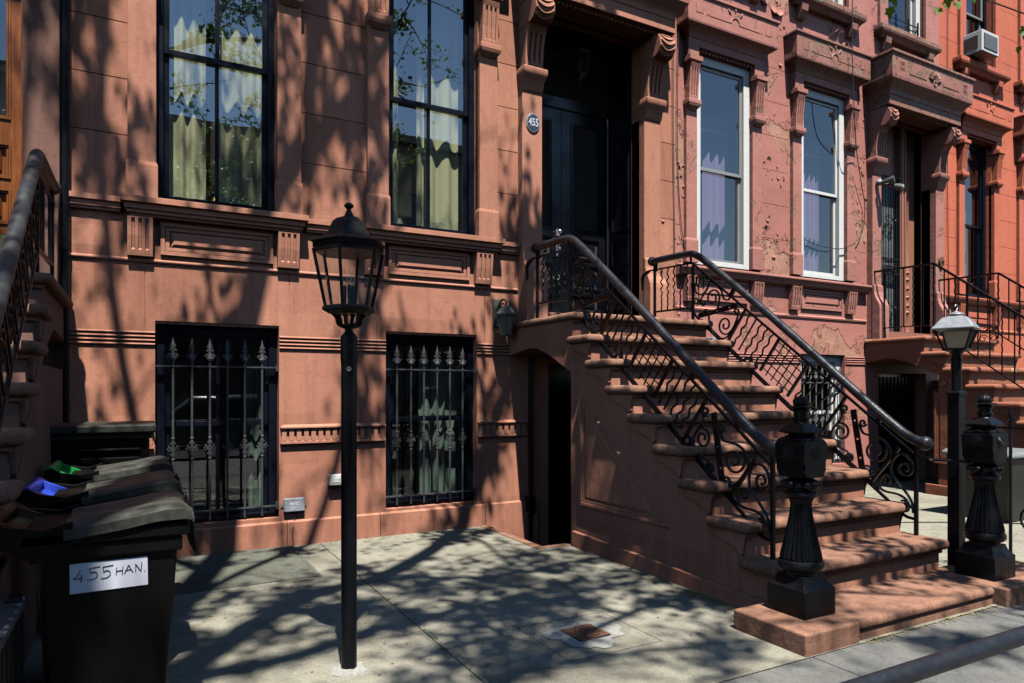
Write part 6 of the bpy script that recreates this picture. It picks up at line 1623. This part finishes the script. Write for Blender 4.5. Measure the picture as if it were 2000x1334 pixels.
for (u, v, s) in ((1738, 12, .085), (1742, -12, .09), (1728, -8, .07), (1845, 10, .08), (1832, 14, .07), (1868, 2, .07), (1850, -10, .09), (1604, -2, .05), (1995, 62, .08), (2004, 48, .09), (2006, 90, .08), (1990, 90, .05), (1700, -20, .09), (1780, -20, .09), (1900, -20, .09)):
    p = dirp(u, v, 4.6); M = Matrix.Rotation(R(-28), 3, 'Z') @ Matrix.Rotation(rnd.uniform(-.5, .5) , 3, 'Y') @ Matrix.Rotation(R(rnd.uniform(-150, -60)), 3, 'X')
    bm.faces.new([bm.verts.new(p + M @ Vector((x * s, y * s, -.1 * abs(x) * s))) for x, y in LEAFSHAPE])
obj('leaves', bm, m_leaf('bright_maple', (.05, .12, .010), (.10, .19, .02)), TW, recalc=False)
bm = BM(); tube(bm, [dirp(1560, -50, 4.6), dirp(1700, -30, 4.6), dirp(1850, -28, 4.6), dirp(2010, 30, 4.6), dirp(2020, 90, 4.6)], .005, 5)
for u in (1738, 1845, 1604): tube(bm, [dirp(u, -30, 4.6), dirp(u, 0, 4.6)], .002, 4)
obj('stem', bm, BARK, TW)

# ------------------------------------------------------------------ light, sky, camera
sunv = Vector((.2, 1, -2.3)).normalized()
sun = bpy.data.lights.new('sun', 'SUN'); sun.energy = 5.0; sun.angle = R(.53); sun.color = (1, .955, .88)
so = link(bpy.data.objects.new('sun', sun)); so.rotation_euler = sunv.to_track_quat('-Z', 'Y').to_euler(); so.location = (-4, -8, 20)
w = bpy.data.worlds.new('World'); bpy.context.scene.world = w; w.use_nodes = True; nt = w.node_tree; nt.nodes.clear()
sky = nt.nodes.new('ShaderNodeTexSky'); sky.sky_type = 'NISHITA'; sky.sun_disc = False; sky.sun_elevation = math.asin(2.3 / math.sqrt(.2**2 + 1 + 2.3**2))
sky.sun_rotation = math.atan2(-.2, -1) ; sky.air_density = 1.4; sky.dust_density = .0; sky.ozone_density = 6.0
bg = nt.nodes.new('ShaderNodeBackground'); bg.inputs['Strength'].default_value = .062
ou = nt.nodes.new('ShaderNodeOutputWorld'); nt.links.new(sky.outputs[0], bg.inputs[0]); nt.links.new(bg.outputs[0], ou.inputs[0])
cam = bpy.data.cameras.new('camera'); cam.sensor_width = 36; cam.sensor_fit = 'HORIZONTAL'; cam.lens = 1340 / 2000 * 36; cam.shift_y = (762 - 667) / 2000; cam.clip_start = .05; cam.clip_end = 1000
co = link(bpy.data.objects.new('camera', cam)); co.location = (0, 0, HX); co.rotation_euler = (R(90), 0, R(-28.48))
S = bpy.context.scene; S.camera = co
S.view_settings.view_transform = 'Standard'; S.view_settings.look = 'None'; S.view_settings.exposure = .84; S.view_settings.gamma = 1
S.cycles.max_bounces = 7; S.cycles.diffuse_bounces = 0; S.cycles.glossy_bounces = 3; S.cycles.transparent_max_bounces = 12; S.cycles.transmission_bounces = 4
S.cycles.caustics_reflective = False; S.cycles.caustics_refractive = False
try: S.cycles.use_denoising = True
except Exception: pass
